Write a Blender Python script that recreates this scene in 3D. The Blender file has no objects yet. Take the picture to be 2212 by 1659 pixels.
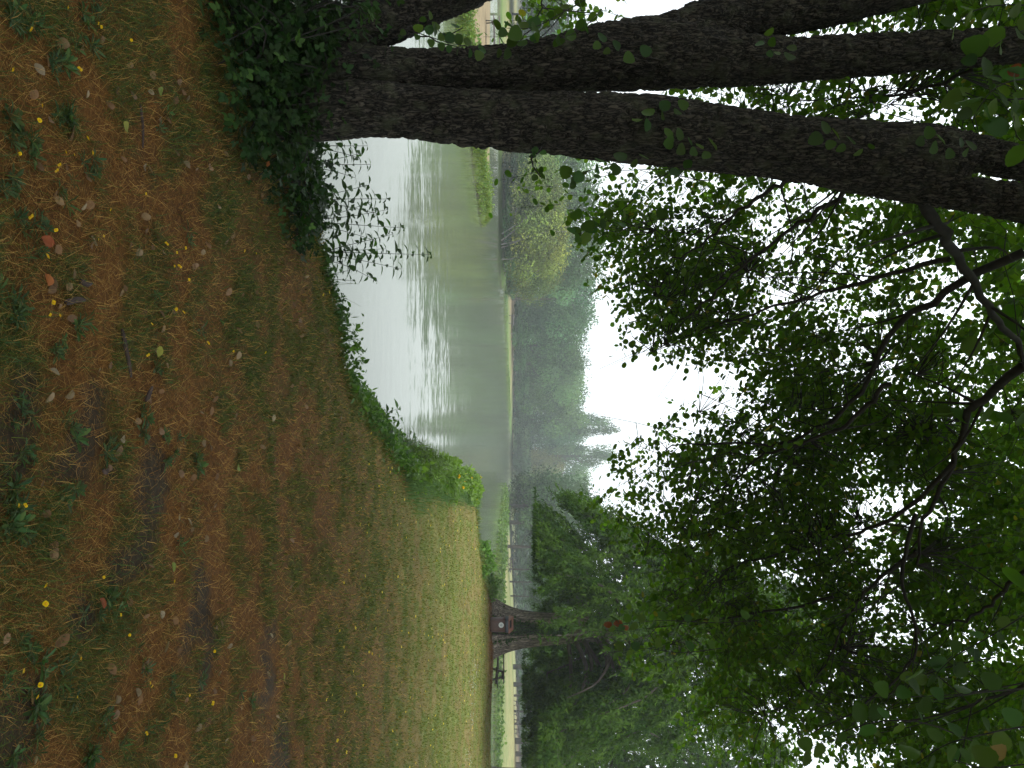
import bpy, math, random
import numpy as np
from mathutils import Vector, Matrix

random.seed(7)
rng = np.random.default_rng(11)
sc = bpy.context.scene

# ------------------------------------------------------------------ camera
# the photograph lies on its side: the top of the place is the right edge of the picture
FPX, CX, CY, HOR = 1600.0, 1106.0, 829.5, 1120.0      # measured on the 2212 x 1659 view
EYE = 1.6
cam_d = bpy.data.cameras.new('camera')
cam_d.sensor_fit = 'HORIZONTAL'
cam_d.sensor_width = 36.0
cam_d.lens = FPX / 2212.0 * 36.0
cam_d.shift_x = -(HOR - CX) / 2212.0
cam_d.clip_start = 0.05
cam_d.clip_end = 3000
cam = bpy.data.objects.new('camera', cam_d)
sc.collection.objects.link(cam)
cam.matrix_world = Matrix(((0, -1, 0, 0), (0, 0, -1, 0), (1, 0, 0, EYE), (0, 0, 0, 1)))
sc.camera = cam

# ------------------------------------------------------------------ sky, sun, exposure
SUN_EL, SUN_AZ = 52.0, 200.0
w = bpy.data.worlds.new('World')
sc.world = w
w.use_nodes = True
nt = w.node_tree
nt.nodes.clear()
wo = nt.nodes.new('ShaderNodeOutputWorld')
sky = nt.nodes.new('ShaderNodeTexSky')
sky.sky_type = 'NISHITA'
sky.sun_disc = False
sky.sun_elevation = math.radians(SUN_EL)
sky.sun_rotation = math.radians(SUN_AZ)
sky.air_density = 1.0
sky.dust_density = 6.0
b1 = nt.nodes.new('ShaderNodeBackground'); b1.inputs['Strength'].default_value = 0.05
hs = nt.nodes.new('ShaderNodeHueSaturation'); hs.inputs['Saturation'].default_value = 0.35
nt.links.new(sky.outputs[0], hs.inputs['Color']); nt.links.new(hs.outputs[0], b1.inputs['Color'])
b2 = nt.nodes.new('ShaderNodeBackground')                  # the even cloud layer
b2.inputs['Color'].default_value = (0.90, 0.965, 1.0, 1); b2.inputs['Strength'].default_value = 1.0
tcw = nt.nodes.new('ShaderNodeTexCoord')
sx = nt.nodes.new('ShaderNodeSeparateXYZ')
mrw = nt.nodes.new('ShaderNodeMapRange')                   # CIE overcast: up to about three times brighter overhead
mrw.inputs[1].default_value = 0.0; mrw.inputs[2].default_value = 1.0; mrw.inputs[3].default_value = 0.88; mrw.inputs[4].default_value = 2.3
nt.links.new(tcw.outputs['Generated'], sx.inputs[0]); nt.links.new(sx.outputs['Z'], mrw.inputs[0]); nt.links.new(mrw.outputs[0], b2.inputs['Strength'])
ad = nt.nodes.new('ShaderNodeAddShader')
nt.links.new(b1.outputs[0], ad.inputs[0]); nt.links.new(b2.outputs[0], ad.inputs[1])
nt.links.new(ad.outputs[0], wo.inputs['Surface'])

sl = bpy.data.lights.new('sun', 'SUN')
sl.energy = 0.6
sl.angle = math.radians(25)
sl.color = (1.0, 0.97, 0.92)
sun = bpy.data.objects.new('sun', sl)
sc.collection.objects.link(sun)
_az, _el = math.radians(SUN_AZ), math.radians(SUN_EL)
_dir = Vector((math.sin(_az) * math.cos(_el), math.cos(_az) * math.cos(_el), math.sin(_el)))
sun.rotation_euler = _dir.to_track_quat('Z', 'Y').to_euler()

vs = sc.view_settings
vs.view_transform = 'Standard'
vs.look = 'None'
vs.exposure = 0.4
vs.gamma = 1.0
vs.use_curve_mapping = False
sc.cycles.use_denoising = True
sc.cycles.max_bounces = 8
sc.cycles.diffuse_bounces = 3
sc.cycles.glossy_bounces = 3
sc.cycles.transmission_bounces = 4
sc.cycles.volume_bounces = 1
sc.cycles.caustics_reflective = False
sc.cycles.caustics_refractive = False


# ------------------------------------------------------------------ helpers
def P(px, py, d):
    """the place at depth d metres that is seen at (px, py) of the 2212 x 1659 view"""
    return np.array([(py - CY) / FPX * d, d, EYE + (px - HOR) / FPX * d])


def hash3(ix, iy, iz, seed):
    h = (ix * 374761393 + iy * 668265263 + iz * 2147483647 + seed * 974711) & 0xffffffff
    h = ((h ^ (h >> 13)) * 1274126177) & 0xffffffff
    return ((h ^ (h >> 16)) & 0xffff) / 65535.0


def vnoise(p, seed=0):
    p = np.asarray(p, float)
    i = np.floor(p).astype(np.int64)
    f = p - i
    f = f * f * (3 - 2 * f)
    r = 0
    for dx in (0, 1):
        for dy in (0, 1):
            for dz in (0, 1):
                wgt = (f[..., 0] if dx else 1 - f[..., 0]) * (f[..., 1] if dy else 1 - f[..., 1]) * (f[..., 2] if dz else 1 - f[..., 2])
                r = r + wgt * hash3(i[..., 0] + dx, i[..., 1] + dy, i[..., 2] + dz, seed)
    return r


def n2(x, y, s, seed=0, octv=2):
    x = np.asarray(x, float); y = np.asarray(y, float)
    r, a, t = 0, 1.0, 0
    for k in range(octv):
        x, y = x * .7986 - y * .6018 + 3.7, x * .6018 + y * .7986 - 1.3
        r = r + a * vnoise(np.stack([x / s, y / s, np.zeros_like(x) + .37 * k], -1), seed + k)
        t += a; a *= .5; s *= .5
    return r / t


def sstep(a, b, x):
    t = np.clip((x - a) / (b - a), 0, 1)
    return t * t * (3 - 2 * t)


def link(o):
    sc.collection.objects.link(o)
    return o


def tag(o, label=None, cat=None, group=None, kind=None):
    if label: o['label'] = label
    if cat: o['category'] = cat
    if group: o['group'] = group
    if kind: o['kind'] = kind
    return o


def empty(name, loc, label=None, cat=None, group=None):
    o = bpy.data.objects.new(name, None)
    o.empty_display_size = .2
    o.location = loc
    link(o)
    return tag(o, label, cat, group)


def make_mesh(name, V, faces, mat=None, col=None, smooth=False):
    V = np.asarray(V, np.float32)
    me = bpy.data.meshes.new(name)
    me.vertices.add(len(V))
    me.vertices.foreach_set('co', V.ravel())
    faces = [np.asarray(f, np.int32) for f in faces if len(f)]
    nl = sum(f.size for f in faces)
    npoly = sum(len(f) for f in faces)
    me.loops.add(nl)
    me.polygons.add(npoly)
    me.loops.foreach_set('vertex_index', np.concatenate([f.ravel() for f in faces]))
    tot = np.concatenate([np.full(len(f), f.shape[1], np.int32) for f in faces])
    st = np.concatenate([[0], np.cumsum(tot)[:-1]]).astype(np.int32)
    me.polygons.foreach_set('loop_start', st)
    if smooth:
        me.polygons.foreach_set('use_smooth', np.ones(npoly, bool))
    if col is not None:
        at = me.attributes.new('Col', 'FLOAT_COLOR', 'POINT')
        c4 = np.ones((len(V), 4), np.float32)
        c4[:, :3] = col
        at.data.foreach_set('color', c4.ravel())
    if mat: me.materials.append(mat)
    me.update(calc_edges=True)
    return me


class Acc:
    """collects pieces of geometry for one mesh"""
    def __init__(self):
        self.V, self.C, self.F3, self.F4, self.n = [], [], [], [], 0

    def add(self, V, F, C=None):
        V = np.asarray(V, float)
        F = np.asarray(F, int)
        if len(V) == 0: return
        if C is None: C = np.ones((len(V), 3))
        C = np.broadcast_to(np.asarray(C, float), (len(V), 3))
        self.V.append(V); self.C.append(C)
        (self.F3 if F.shape[1] == 3 else self.F4).append(F + self.n)
        self.n += len(V)

    def mesh(self, name, mat, smooth=False):
        fs = []
        if self.F3: fs.append(np.concatenate(self.F3))
        if self.F4: fs.append(np.concatenate(self.F4))
        return make_mesh(name, np.concatenate(self.V), fs, mat, np.concatenate(self.C), smooth)

    def build(self, name, mat, parent=None, smooth=False):
        """mesh object; its vertices are in world space and the parent sits at some place"""
        o = bpy.data.objects.new(name, self.mesh(name, mat, smooth))
        link(o)
        if parent is not None:
            o.parent = parent
            o.matrix_parent_inverse = Matrix.Translation(-Vector(parent.location))
        return o


def unit(v):
    return v / (np.linalg.norm(v, axis=-1, keepdims=True) + 1e-9)


def frames(d, n):
    d = unit(d)
    s = unit(np.cross(d, n))
    n = np.cross(s, d)
    return np.stack([s, d, n], -1)


def inst(tv, tf, pos, R, scale, col):
    """many copies of a small template as arrays"""
    N, k = len(pos), len(tv)
    scale = np.asarray(scale, float)
    if scale.ndim == 1: scale = scale[:, None]
    loc = tv[None] * scale[:, None, :] if scale.shape[1] == 3 else tv[None] * scale[:, :, None]
    V = np.einsum('nij,nkj->nki', R, loc) + pos[:, None]
    F = tf[None] + (np.arange(N) * k)[:, None, None]
    C = np.repeat(col, k, axis=0)
    return V.reshape(-1, 3), F.reshape(-1, tf.shape[1]), C


def tube(pts, rad, seg=8, cap=True):
    pts = np.asarray(pts, float)
    rad = np.broadcast_to(np.asarray(rad, float), (len(pts),))
    t = unit(np.gradient(pts, axis=0))
    ref = np.array([0.0, 1.0, 0.0]) if abs(t[:, 1]).max() < .9 else np.array([1.0, 0, 0]) if abs(t[:, 0]).max() < .9 else np.array([0.3, 0.2, 1.0])
    s = unit(np.cross(t, ref))
    u = np.cross(s, t)
    a = np.linspace(0, 2 * np.pi, seg, endpoint=False)
    V = pts[:, None] + rad[:, None, None] * (np.cos(a)[None, :, None] * s[:, None] + np.sin(a)[None, :, None] * u[:, None])
    n = len(pts)
    i = np.arange(n - 1)[:, None] * seg
    j = np.arange(seg)[None]
    F = np.stack([i + j, i + (j + 1) % seg, i + seg + (j + 1) % seg, i + seg + j], -1).reshape(-1, 4)
    V = V.reshape(-1, 3)
    return V, F


def resample(pts, n):
    pts = np.asarray(pts, float)
    k = np.linspace(0, 1, len(pts))
    q = np.linspace(0, 1, n)
    # Catmull-Rom through the points
    out = []
    m = len(pts)
    for t in q:
        f = t * (m - 1); i = min(int(f), m - 2); u = f - i
        p0 = pts[max(i - 1, 0)]; p1 = pts[i]; p2 = pts[i + 1]; p3 = pts[min(i + 2, m - 1)]
        out.append(.5 * ((2 * p1) + (-p0 + p2) * u + (2 * p0 - 5 * p1 + 4 * p2 - p3) * u * u + (-p0 + 3 * p1 - 3 * p2 + p3) * u ** 3))
    return np.array(out)


def box(x0, x1, y0, y1, z0, z1):
    V = np.array([[x, y, z] for x in (x0, x1) for y in (y0, y1) for z in (z0, z1)], float)
    F = np.array([[0, 1, 3, 2], [4, 6, 7, 5], [0, 4, 5, 1], [2, 3, 7, 6], [0, 2, 6, 4], [1, 5, 7, 3]])
    return V, F


def beam(a, b, wd, th, up=(0, 0, 1)):
    """a plank from a to b, wd across and th thick"""
    a, b, up = np.asarray(a, float), np.asarray(b, float), np.asarray(up, float)
    d = unit(b - a); s = unit(np.cross(d, up)); u = np.cross(s, d)
    V = np.array([p + s * wd / 2 * i + u * th / 2 * j for p in (a, b) for i in (-1, 1) for j in (-1, 1)])
    F = np.array([[0, 1, 3, 2], [4, 6, 7, 5], [0, 4, 5, 1], [2, 3, 7, 6], [0, 2, 6, 4], [1, 5, 7, 3]])
    return V, F


# ------------------------------------------------------------------ materials
def mat_new(name):
    m = bpy.data.materials.new(name)
    m.use_nodes = True
    n = m.node_tree
    n.nodes.clear()
    return m, n, n.nodes.new('ShaderNodeOutputMaterial')


def N(nt, typ, **kw):
    nd = nt.nodes.new(typ)
    for k, v in kw.items():
        if k.startswith('i_'):
            nd.inputs[k[2:].replace('_', ' ')].default_value = v
        else:
            setattr(nd, k, v)
    return nd


def leaf_mat(name, trans=.35, rough=.45, spec=.35, objcol=False, rnd=0.0, tint=(1.35, 1.5, .55)):
    m, nt, out = mat_new(name)
    at = N(nt, 'ShaderNodeAttribute', attribute_name='Col')
    c = at.outputs['Color']
    oi = N(nt, 'ShaderNodeObjectInfo')
    if objcol:
        mx = N(nt, 'ShaderNodeMix', data_type='RGBA', blend_type='MULTIPLY'); mx.inputs[0].default_value = 1
        nt.links.new(c, mx.inputs[6]); nt.links.new(oi.outputs['Color'], mx.inputs[7]); c = mx.outputs[2]
    if rnd:
        mr = N(nt, 'ShaderNodeMapRange'); mr.inputs[3].default_value = 1 - rnd; mr.inputs[4].default_value = 1 + rnd
        nt.links.new(oi.outputs['Random'], mr.inputs[0])
        vm = N(nt, 'ShaderNodeVectorMath', operation='SCALE')
        nt.links.new(c, vm.inputs[0]); nt.links.new(mr.outputs[0], vm.inputs['Scale']); c = vm.outputs[0]
    pb = N(nt, 'ShaderNodeBsdfPrincipled')
    pb.inputs['Roughness'].default_value = rough
    pb.inputs['Specular IOR Level'].default_value = spec
    nt.links.new(c, pb.inputs['Base Color'])
    tr = N(nt, 'ShaderNodeBsdfTranslucent')
    tm = N(nt, 'ShaderNodeMix', data_type='RGBA', blend_type='MULTIPLY'); tm.inputs[0].default_value = 1
    tm.inputs[7].default_value = (*tint, 1)
    nt.links.new(c, tm.inputs[6]); nt.links.new(tm.outputs[2], tr.inputs['Color'])
    ms = N(nt, 'ShaderNodeMixShader'); ms.inputs[0].default_value = trans
    nt.links.new(pb.outputs[0], ms.inputs[1]); nt.links.new(tr.outputs[0], ms.inputs[2])
    nt.links.new(ms.outputs[0], out.inputs['Surface'])
    return m


def plain(name, rgb, rough=.7, var=.25, scale=8.0, spec=.3, stretch=None, bump=0.0):
    m, nt, out = mat_new(name)
    tc = N(nt, 'ShaderNodeTexCoord')
    v = tc.outputs['Object']
    if stretch:
        mp = N(nt, 'ShaderNodeMapping'); mp.inputs['Scale'].default_value = stretch
        nt.links.new(v, mp.inputs[0]); v = mp.outputs[0]
    nz = N(nt, 'ShaderNodeTexNoise'); nz.inputs['Scale'].default_value = scale; nz.inputs['Detail'].default_value = 5
    nt.links.new(v, nz.inputs['Vector'])
    cr = N(nt, 'ShaderNodeValToRGB')
    cr.color_ramp.elements[0].position = .3; cr.color_ramp.elements[1].position = .72
    cr.color_ramp.elements[0].color = tuple(c * (1 - var) for c in rgb) + (1,)
    cr.color_ramp.elements[1].color = tuple(c * (1 + var) for c in rgb) + (1,)
    nt.links.new(nz.outputs[0], cr.inputs[0])
    pb = N(nt, 'ShaderNodeBsdfPrincipled')
    pb.inputs['Roughness'].default_value = rough; pb.inputs['Specular IOR Level'].default_value = spec
    nt.links.new(cr.outputs[0], pb.inputs['Base Color'])
    if bump:
        bp = N(nt, 'ShaderNodeBump'); bp.inputs['Strength'].default_value = bump; bp.inputs['Distance'].default_value = .02
        nt.links.new(nz.outputs[0], bp.inputs['Height']); nt.links.new(bp.outputs[0], pb.inputs['Normal'])
    nt.links.new(pb.outputs[0], out.inputs['Surface'])
    return m


def bark_mat(name, dark, light, lichen, stretch=(24, 24, 9), lich_amt=.5):
    m, nt, out = mat_new(name)
    tc = N(nt, 'ShaderNodeTexCoord')
    mp = N(nt, 'ShaderNodeMapping'); mp.inputs['Scale'].default_value = stretch
    nt.links.new(tc.outputs['Object'], mp.inputs[0])
    wz = N(nt, 'ShaderNodeTexNoise'); wz.inputs['Scale'].default_value = 1.6; wz.inputs['Detail'].default_value = 3
    nt.links.new(mp.outputs[0], wz.inputs['Vector'])
    av = N(nt, 'ShaderNodeVectorMath', operation='MULTIPLY_ADD')
    av.inputs[1].default_value = (1.4, 1.4, 1.4)
    nt.links.new(wz.outputs['Color'], av.inputs[0]); nt.links.new(mp.outputs[0], av.inputs[2])
    vo = N(nt, 'ShaderNodeTexVoronoi', feature='DISTANCE_TO_EDGE'); vo.inputs['Scale'].default_value = 1.5
    nt.links.new(av.outputs[0], vo.inputs['Vector'])
    vc = N(nt, 'ShaderNodeTexVoronoi'); vc.inputs['Scale'].default_value = 1.5
    nt.links.new(av.outputs[0], vc.inputs['Vector'])
    cr = N(nt, 'ShaderNodeValToRGB')
    cr.color_ramp.elements[0].position = .02; cr.color_ramp.elements[1].position = .3
    cr.color_ramp.elements[0].color = (*dark, 1); cr.color_ramp.elements[1].color = (*light, 1)
    nt.links.new(vo.outputs['Distance'], cr.inputs[0])
    hv = N(nt, 'ShaderNodeHueSaturation')
    mr = N(nt, 'ShaderNodeMapRange'); mr.inputs[3].default_value = .55; mr.inputs[4].default_value = 1.5
    nt.links.new(vc.outputs['Color'], mr.inputs[0]); nt.links.new(mr.outputs[0], hv.inputs['Value'])
    nt.links.new(cr.outputs[0], hv.inputs['Color'])
    ln = N(nt, 'ShaderNodeTexNoise'); ln.inputs['Scale'].default_value = 9; ln.inputs['Detail'].default_value = 6
    nt.links.new(tc.outputs['Object'], ln.inputs['Vector'])
    lr = N(nt, 'ShaderNodeMapRange'); lr.inputs[1].default_value = .52; lr.inputs[2].default_value = .68; lr.inputs[4].default_value = lich_amt
    nt.links.new(ln.outputs[0], lr.inputs[0])
    mx = N(nt, 'ShaderNodeMix', data_type='RGBA'); mx.inputs[7].default_value = (*lichen, 1)
    nt.links.new(lr.outputs[0], mx.inputs[0]); nt.links.new(hv.outputs[0], mx.inputs[6])
    bp = N(nt, 'ShaderNodeBump'); bp.inputs['Strength'].default_value = .9; bp.inputs['Distance'].default_value = .02
    fn = N(nt, 'ShaderNodeTexNoise'); fn.inputs['Scale'].default_value = 60; fn.inputs['Detail'].default_value = 4
    nt.links.new(tc.outputs['Object'], fn.inputs['Vector'])
    ma = N(nt, 'ShaderNodeMath', operation='MULTIPLY_ADD'); ma.inputs[1].default_value = .25
    nt.links.new(fn.outputs[0], ma.inputs[0]); nt.links.new(vo.outputs['Distance'], ma.inputs[2])
    nt.links.new(ma.outputs[0], bp.inputs['Height'])
    pb = N(nt, 'ShaderNodeBsdfPrincipled'); pb.inputs['Roughness'].default_value = .85; pb.inputs['Specular IOR Level'].default_value = .2
    nt.links.new(mx.outputs[2], pb.inputs['Base Color']); nt.links.new(bp.outputs[0], pb.inputs['Normal'])
    nt.links.new(pb.outputs[0], out.inputs['Surface'])
    return m


M = {}
M['alder_leaf'] = leaf_mat('alder_leaf', .58, .45, .15, tint=(1.7, 1.9, .45))
M['alder_leaf_near'] = leaf_mat('alder_leaf_near', .45, .42, .18, rnd=.35, tint=(1.5, 1.7, .5))
M['blade'] = leaf_mat('grass_blade', .25, .7, .05, tint=(1.3, 1.3, .6))
M['herb'] = leaf_mat('herb_leaf', .35, .5, .15, tint=(1.2, 1.4, .6))
M['herb_obj'] = leaf_mat('herb_leaf_single', .35, .5, .15, rnd=.25, tint=(1.2, 1.4, .6))
M['crown'] = leaf_mat('far_foliage', .18, .7, .05, objcol=True, tint=(1.2, 1.3, .6))
M['cypress'] = leaf_mat('cypress_foliage', .4, .6, .08, tint=(1.2, 1.4, .6))
M['dry_leaf'] = leaf_mat('dry_leaf', .15, .7, .2, objcol=True)
M['petal'] = leaf_mat('petal', .3, .5, .2, tint=(1.1, 1.05, .8))
M['bark'] = bark_mat('alder_bark', (.003, .0027, .0024), (.066, .057, .044), (.054, .060, .033), (30, 30, 7), .6)
M['cyp_bark'] = bark_mat('cypress_bark', (.06, .05, .04), (.22, .19, .15), (.23, .21, .17), (10, 10, 1.2), .3)
M['far_bark'] = plain('far_bark', (.06, .05, .04), .9, .4, 2.0)
M['pale_bark'] = plain('pale_bark', (.17, .16, .14), .9, .25, 2.0)
M['twig'] = plain('twig_bark', (.022, .019, .016), .85, .4, 20)
M['wood'] = plain('weathered_wood', (.055, .042, .035), .8, .35, 6, stretch=(1, 8, 8))
M['far_wood'] = plain('far_weathered_wood', (.10, .085, .08), .8, .3, 6)


def attr_ground():
    m, nt, out = mat_new('ground')
    at = N(nt, 'ShaderNodeAttribute', attribute_name='Col')
    tc = N(nt, 'ShaderNodeTexCoord')
    n1 = N(nt, 'ShaderNodeTexNoise'); n1.inputs['Scale'].default_value = 28; n1.inputs['Detail'].default_value = 8; n1.inputs['Roughness'].default_value = .7
    nt.links.new(tc.outputs['Object'], n1.inputs['Vector'])
    n3 = N(nt, 'ShaderNodeTexNoise'); n3.inputs['Scale'].default_value = 1.3; n3.inputs['Detail'].default_value = 6
    nt.links.new(tc.outputs['Object'], n3.inputs['Vector'])
    mr = N(nt, 'ShaderNodeMapRange'); mr.inputs[1].default_value = .25; mr.inputs[2].default_value = .75; mr.inputs[3].default_value = .45; mr.inputs[4].default_value = 1.5
    nt.links.new(n1.outputs[0], mr.inputs[0])
    mr2 = N(nt, 'ShaderNodeMapRange'); mr2.inputs[1].default_value = .3; mr2.inputs[2].default_value = .7; mr2.inputs[3].default_value = .75; mr2.inputs[4].default_value = 1.25
    nt.links.new(n3.outputs[0], mr2.inputs[0])
    mm = N(nt, 'ShaderNodeMath', operation='MULTIPLY')
    nt.links.new(mr.outputs[0], mm.inputs[0]); nt.links.new(mr2.outputs[0], mm.inputs[1])
    vm = N(nt, 'ShaderNodeVectorMath', operation='SCALE')
    nt.links.new(at.outputs['Color'], vm.inputs[0]); nt.links.new(mm.outputs[0], vm.inputs['Scale'])
    bp = N(nt, 'ShaderNodeBump'); bp.inputs['Strength'].default_value = .8; bp.inputs['Distance'].default_value = .03
    nt.links.new(n1.outputs[0], bp.inputs['Height'])
    pb = N(nt, 'ShaderNodeBsdfPrincipled'); pb.inputs['Roughness'].default_value = .9; pb.inputs['Specular IOR Level'].default_value = .15
    nt.links.new(vm.outputs[0], pb.inputs['Base Color']); nt.links.new(bp.outputs[0], pb.inputs['Normal'])
    nt.links.new(pb.outputs[0], out.inputs['Surface'])
    return m


def water_mat():
    m, nt, out = mat_new('pond_water')
    tc = N(nt, 'ShaderNodeTexCoord')
    mp = N(nt, 'ShaderNodeMapping'); mp.inputs['Scale'].default_value = (.55, 1.0, 1)
    nt.links.new(tc.outputs['Object'], mp.inputs[0])
    n1 = N(nt, 'ShaderNodeTexNoise'); n1.inputs['Scale'].default_value = 6.5; n1.inputs['Detail'].default_value = 4; n1.inputs['Roughness'].default_value = .6
    nt.links.new(mp.outputs[0], n1.inputs['Vector'])
    mp2 = N(nt, 'ShaderNodeMapping'); mp2.inputs['Scale'].default_value = (.03, .11, 1)
    nt.links.new(tc.outputs['Object'], mp2.inputs[0])
    n2_ = N(nt, 'ShaderNodeTexNoise'); n2_.inputs['Scale'].default_value = 1.0; n2_.inputs['Detail'].default_value = 5
    nt.links.new(mp2.outputs[0], n2_.inputs['Vector'])
    st = N(nt, 'ShaderNodeMapRange'); st.inputs[1].default_value = .42; st.inputs[2].default_value = .62; st.inputs[3].default_value = .03; st.inputs[4].default_value = .105
    nt.links.new(n2_.outputs[0], st.inputs[0])
    # ripples tilt the surface: the tilt comes straight from the noise
    mp3 = N(nt, 'ShaderNodeMapping'); mp3.inputs['Scale'].default_value = (.22, .8, 1)
    nt.links.new(tc.outputs['Object'], mp3.inputs[0])
    n4 = N(nt, 'ShaderNodeTexNoise'); n4.inputs['Scale'].default_value = 3.2; n4.inputs['Detail'].default_value = 3
    nt.links.new(mp3.outputs[0], n4.inputs['Vector'])
    mxc = N(nt, 'ShaderNodeVectorMath', operation='MULTIPLY_ADD'); mxc.inputs[1].default_value = (.8, .8, .8)
    nt.links.new(n4.outputs['Color'], mxc.inputs[0]); nt.links.new(n1.outputs['Color'], mxc.inputs[2])
    sb = N(nt, 'ShaderNodeVectorMath', operation='SUBTRACT'); sb.inputs[1].default_value = (.9, .9, .9)
    nt.links.new(mxc.outputs[0], sb.inputs[0])
    scv = N(nt, 'ShaderNodeVectorMath', operation='SCALE')
    nt.links.new(sb.outputs[0], scv.inputs[0]); nt.links.new(st.outputs[0], scv.inputs['Scale'])
    ml = N(nt, 'ShaderNodeVectorMath', operation='MULTIPLY_ADD'); ml.inputs[1].default_value = (.5, 1.0, 0); ml.inputs[2].default_value = (0, 0, 1)
    nt.links.new(scv.outputs[0], ml.inputs[0])
    bp = N(nt, 'ShaderNodeVectorMath', operation='NORMALIZE')
    nt.links.new(ml.outputs[0], bp.inputs[0])
    pb = N(nt, 'ShaderNodeBsdfPrincipled')
    pb.inputs['Base Color'].default_value = (.095, .112, .066, 1)
    pb.inputs['Roughness'].default_value = .09
    pb.inputs['IOR'].default_value = 1.33
    nt.links.new(bp.outputs[0], pb.inputs['Normal'])
    nt.links.new(pb.outputs[0], out.inputs['Surface'])
    return m


M['ground'] = attr_ground()
M['water'] = water_mat()

# ------------------------------------------------------------------ terrain
POLY_A = [(-60, -40), (70, -40), (70, 30), (40, 36), (22, 38.5), (15, 38.5), (11.2, 37), (9.2, 32), (7.6, 28.5), (6.2, 26),
          (4.9, 24.2), (3.2, 23), (2.5, 20), (1.75, 15.5), (1.28, 12.6), (1.0, 10.4), (.62, 9.5), (.15, 8.2), (-.25, 7.3),
          (-.85, 6.7), (-1.3, 6.3), (-2.0, 6.0), (-3, 5.6), (-5, 5), (-9, 4), (-15, 2), (-60, -5)]
POLY_B = [(-60, 8), (-24, 17), (-15.5, 22), (-12.6, 26), (-11.2, 33), (-9.6, 42.5), (-9.5, 44), (-10.3, 46), (-16, 48.5), (-30, 50), (-60, 48)]
POLY_C = [(-400, 74), (-60, 80), (-30, 84), (-13.6, 84), (-12.6, 95), (-15.4, 116), (-5, 134), (8, 170), (14, 192), (24, 192),
          (30, 160), (24, 130), (16.5, 110), (15, 106), (15.6, 98), (15.8, 82), (17, 72), (21, 67), (38, 66), (120, 63), (400, 60), (400, 700), (-400, 700)]


def sd_poly(x, y, poly):
    p = np.array(poly, float)
    q = np.roll(p, -1, 0)
    d2 = np.full(x.shape, 1e18)
    ins = np.zeros(x.shape, bool)
    for (ax, ay), (bx, by) in zip(p, q):
        ex, ey = bx - ax, by - ay
        t = np.clip(((x - ax) * ex + (y - ay) * ey) / (ex * ex + ey * ey), 0, 1)
        d2 = np.minimum(d2, (x - ax - t * ex) ** 2 + (y - ay - t * ey) ** 2)
        c = ((ay > y) != (by > y)) & (x < (bx - ax) * (y - ay) / (by - ay + 1e-12) + ax)
        ins ^= c
    d = np.sqrt(d2)
    return np.where(ins, d, -d)


TREE2 = (9.95, 30.0)


def H(x, y, full=False):
    x = np.asarray(x, float); y = np.asarray(y, float)
    a = sd_poly(x, y, POLY_A) + (n2(x, y, .9, 3) - .5) * .35
    b = sd_poly(x, y, POLY_B) + (n2(x, y, 3, 4) - .5) * 1.0
    c = sd_poly(x, y, POLY_C) + (n2(x, y, 6, 5) - .5) * 2.0
    pa = .022 * np.clip(y - 9, 0, 21) - .05 * np.clip(y - 30.5, 0, 12) + (n2(x, y, 2.5, 8) - .5) * .09 + (n2(x, y, .5, 9) - .5) * .04
    pa = pa + .12 * np.exp(-((x - TREE2[0]) ** 2 + (y - TREE2[1]) ** 2) / 2.0 ** 2)
    pa = pa - .12 * np.exp(-np.clip(a, 0, 9) / .5)
    ha = -1.5 + (pa + 1.5) * sstep(-1.1, .25, a)
    pbh = -.24 + .012 * np.clip(b, 0, 12) + (n2(x, y, 4, 12) - .5) * .12
    hb = -1.5 + (pbh + 1.5) * sstep(-1.3, .5, b)
    pc = -.28 + .042 * np.clip(c, 0, 48) + .028 * np.clip(c - 48, 0, 60) + (n2(x, y, 9, 13) - .5) * .25
    hc = -1.5 + (pc + 1.5) * sstep(-2.0, .8, c)
    h = np.maximum(np.maximum(ha, hb), hc)
    if full: return h, a, b, c
    return h


SOIL = [(190, 975, .20, .10), (235, 1015, .12, .06), (325, 1040, .22, .06), (20, 950, .2, .1), (160, 1010, .1, .1), (318, 1110, .14, .05),
        (420, 1325, .22, .07), (175, 1352, .12, .05), (20, 1600, .18, .12), (440, 1440, .2, .06), (270, 1230, .1, .06), (575, 1480, .3, .1), (600, 1650, .3, .1)]
SOIL_W = []
for (a_, b_, rx, ry) in SOIL:
    d_ = EYE * FPX / (HOR - a_)
    SOIL_W.append(((b_ - CY) / FPX * d_, d_, rx, ry * 2.2))


def soilness(x, y):
    s = np.zeros_like(x)
    wob = (n2(x, y, .16, 21, 3) - .5) * 2.2
    for (sx, sy, rx, ry) in SOIL_W:
        r = np.sqrt(((x - sx) / rx) ** 2 + ((y - sy) / ry) ** 2) + wob
        s = np.maximum(s, 1 - sstep(.6, 1.1, r))
    return s


def greenness(x, y, a):
    """share of living grass on the near lawn"""
    g = .10 + .24 * sstep(.44, .72, n2(x, y, .9, 31, 3))
    g = g + .60 * (sstep(.46, .66, n2(x, y, .20, 33, 3)) - .28)
    near = sstep(2.85, 2.3, y)
    g = g + .18 * near
    g = g + .30 * sstep(3.8, 7, y) + .10 * sstep(7, 13, y) + .5 * (n2(x, y, 2.6, 35, 3) - .5) * sstep(6, 12, y)
    g = g + .22 * sstep(-.5, -1.6, x) * sstep(3.2, 4.2, y)
    g = g - .10 * sstep(.1, 1.0, x) * sstep(2.6, 3.2, y) * sstep(7, 5, y)
    g = np.maximum(g, 1.0 * sstep(.55, .1, a))
    return np.clip(g, .02, 1)


STRAW = np.array([.305, .145, .044]); STRAW_D = np.array([.115, .050, .015]); STRAW_L = np.array([.54, .33, .11])
GREEN = np.array([.078, .098, .022]); GREEN_Y = np.array([.116, .142, .032]); GREEN_B = np.array([.050, .095, .038])
SOILC = np.array([.050, .036, .022])


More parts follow.
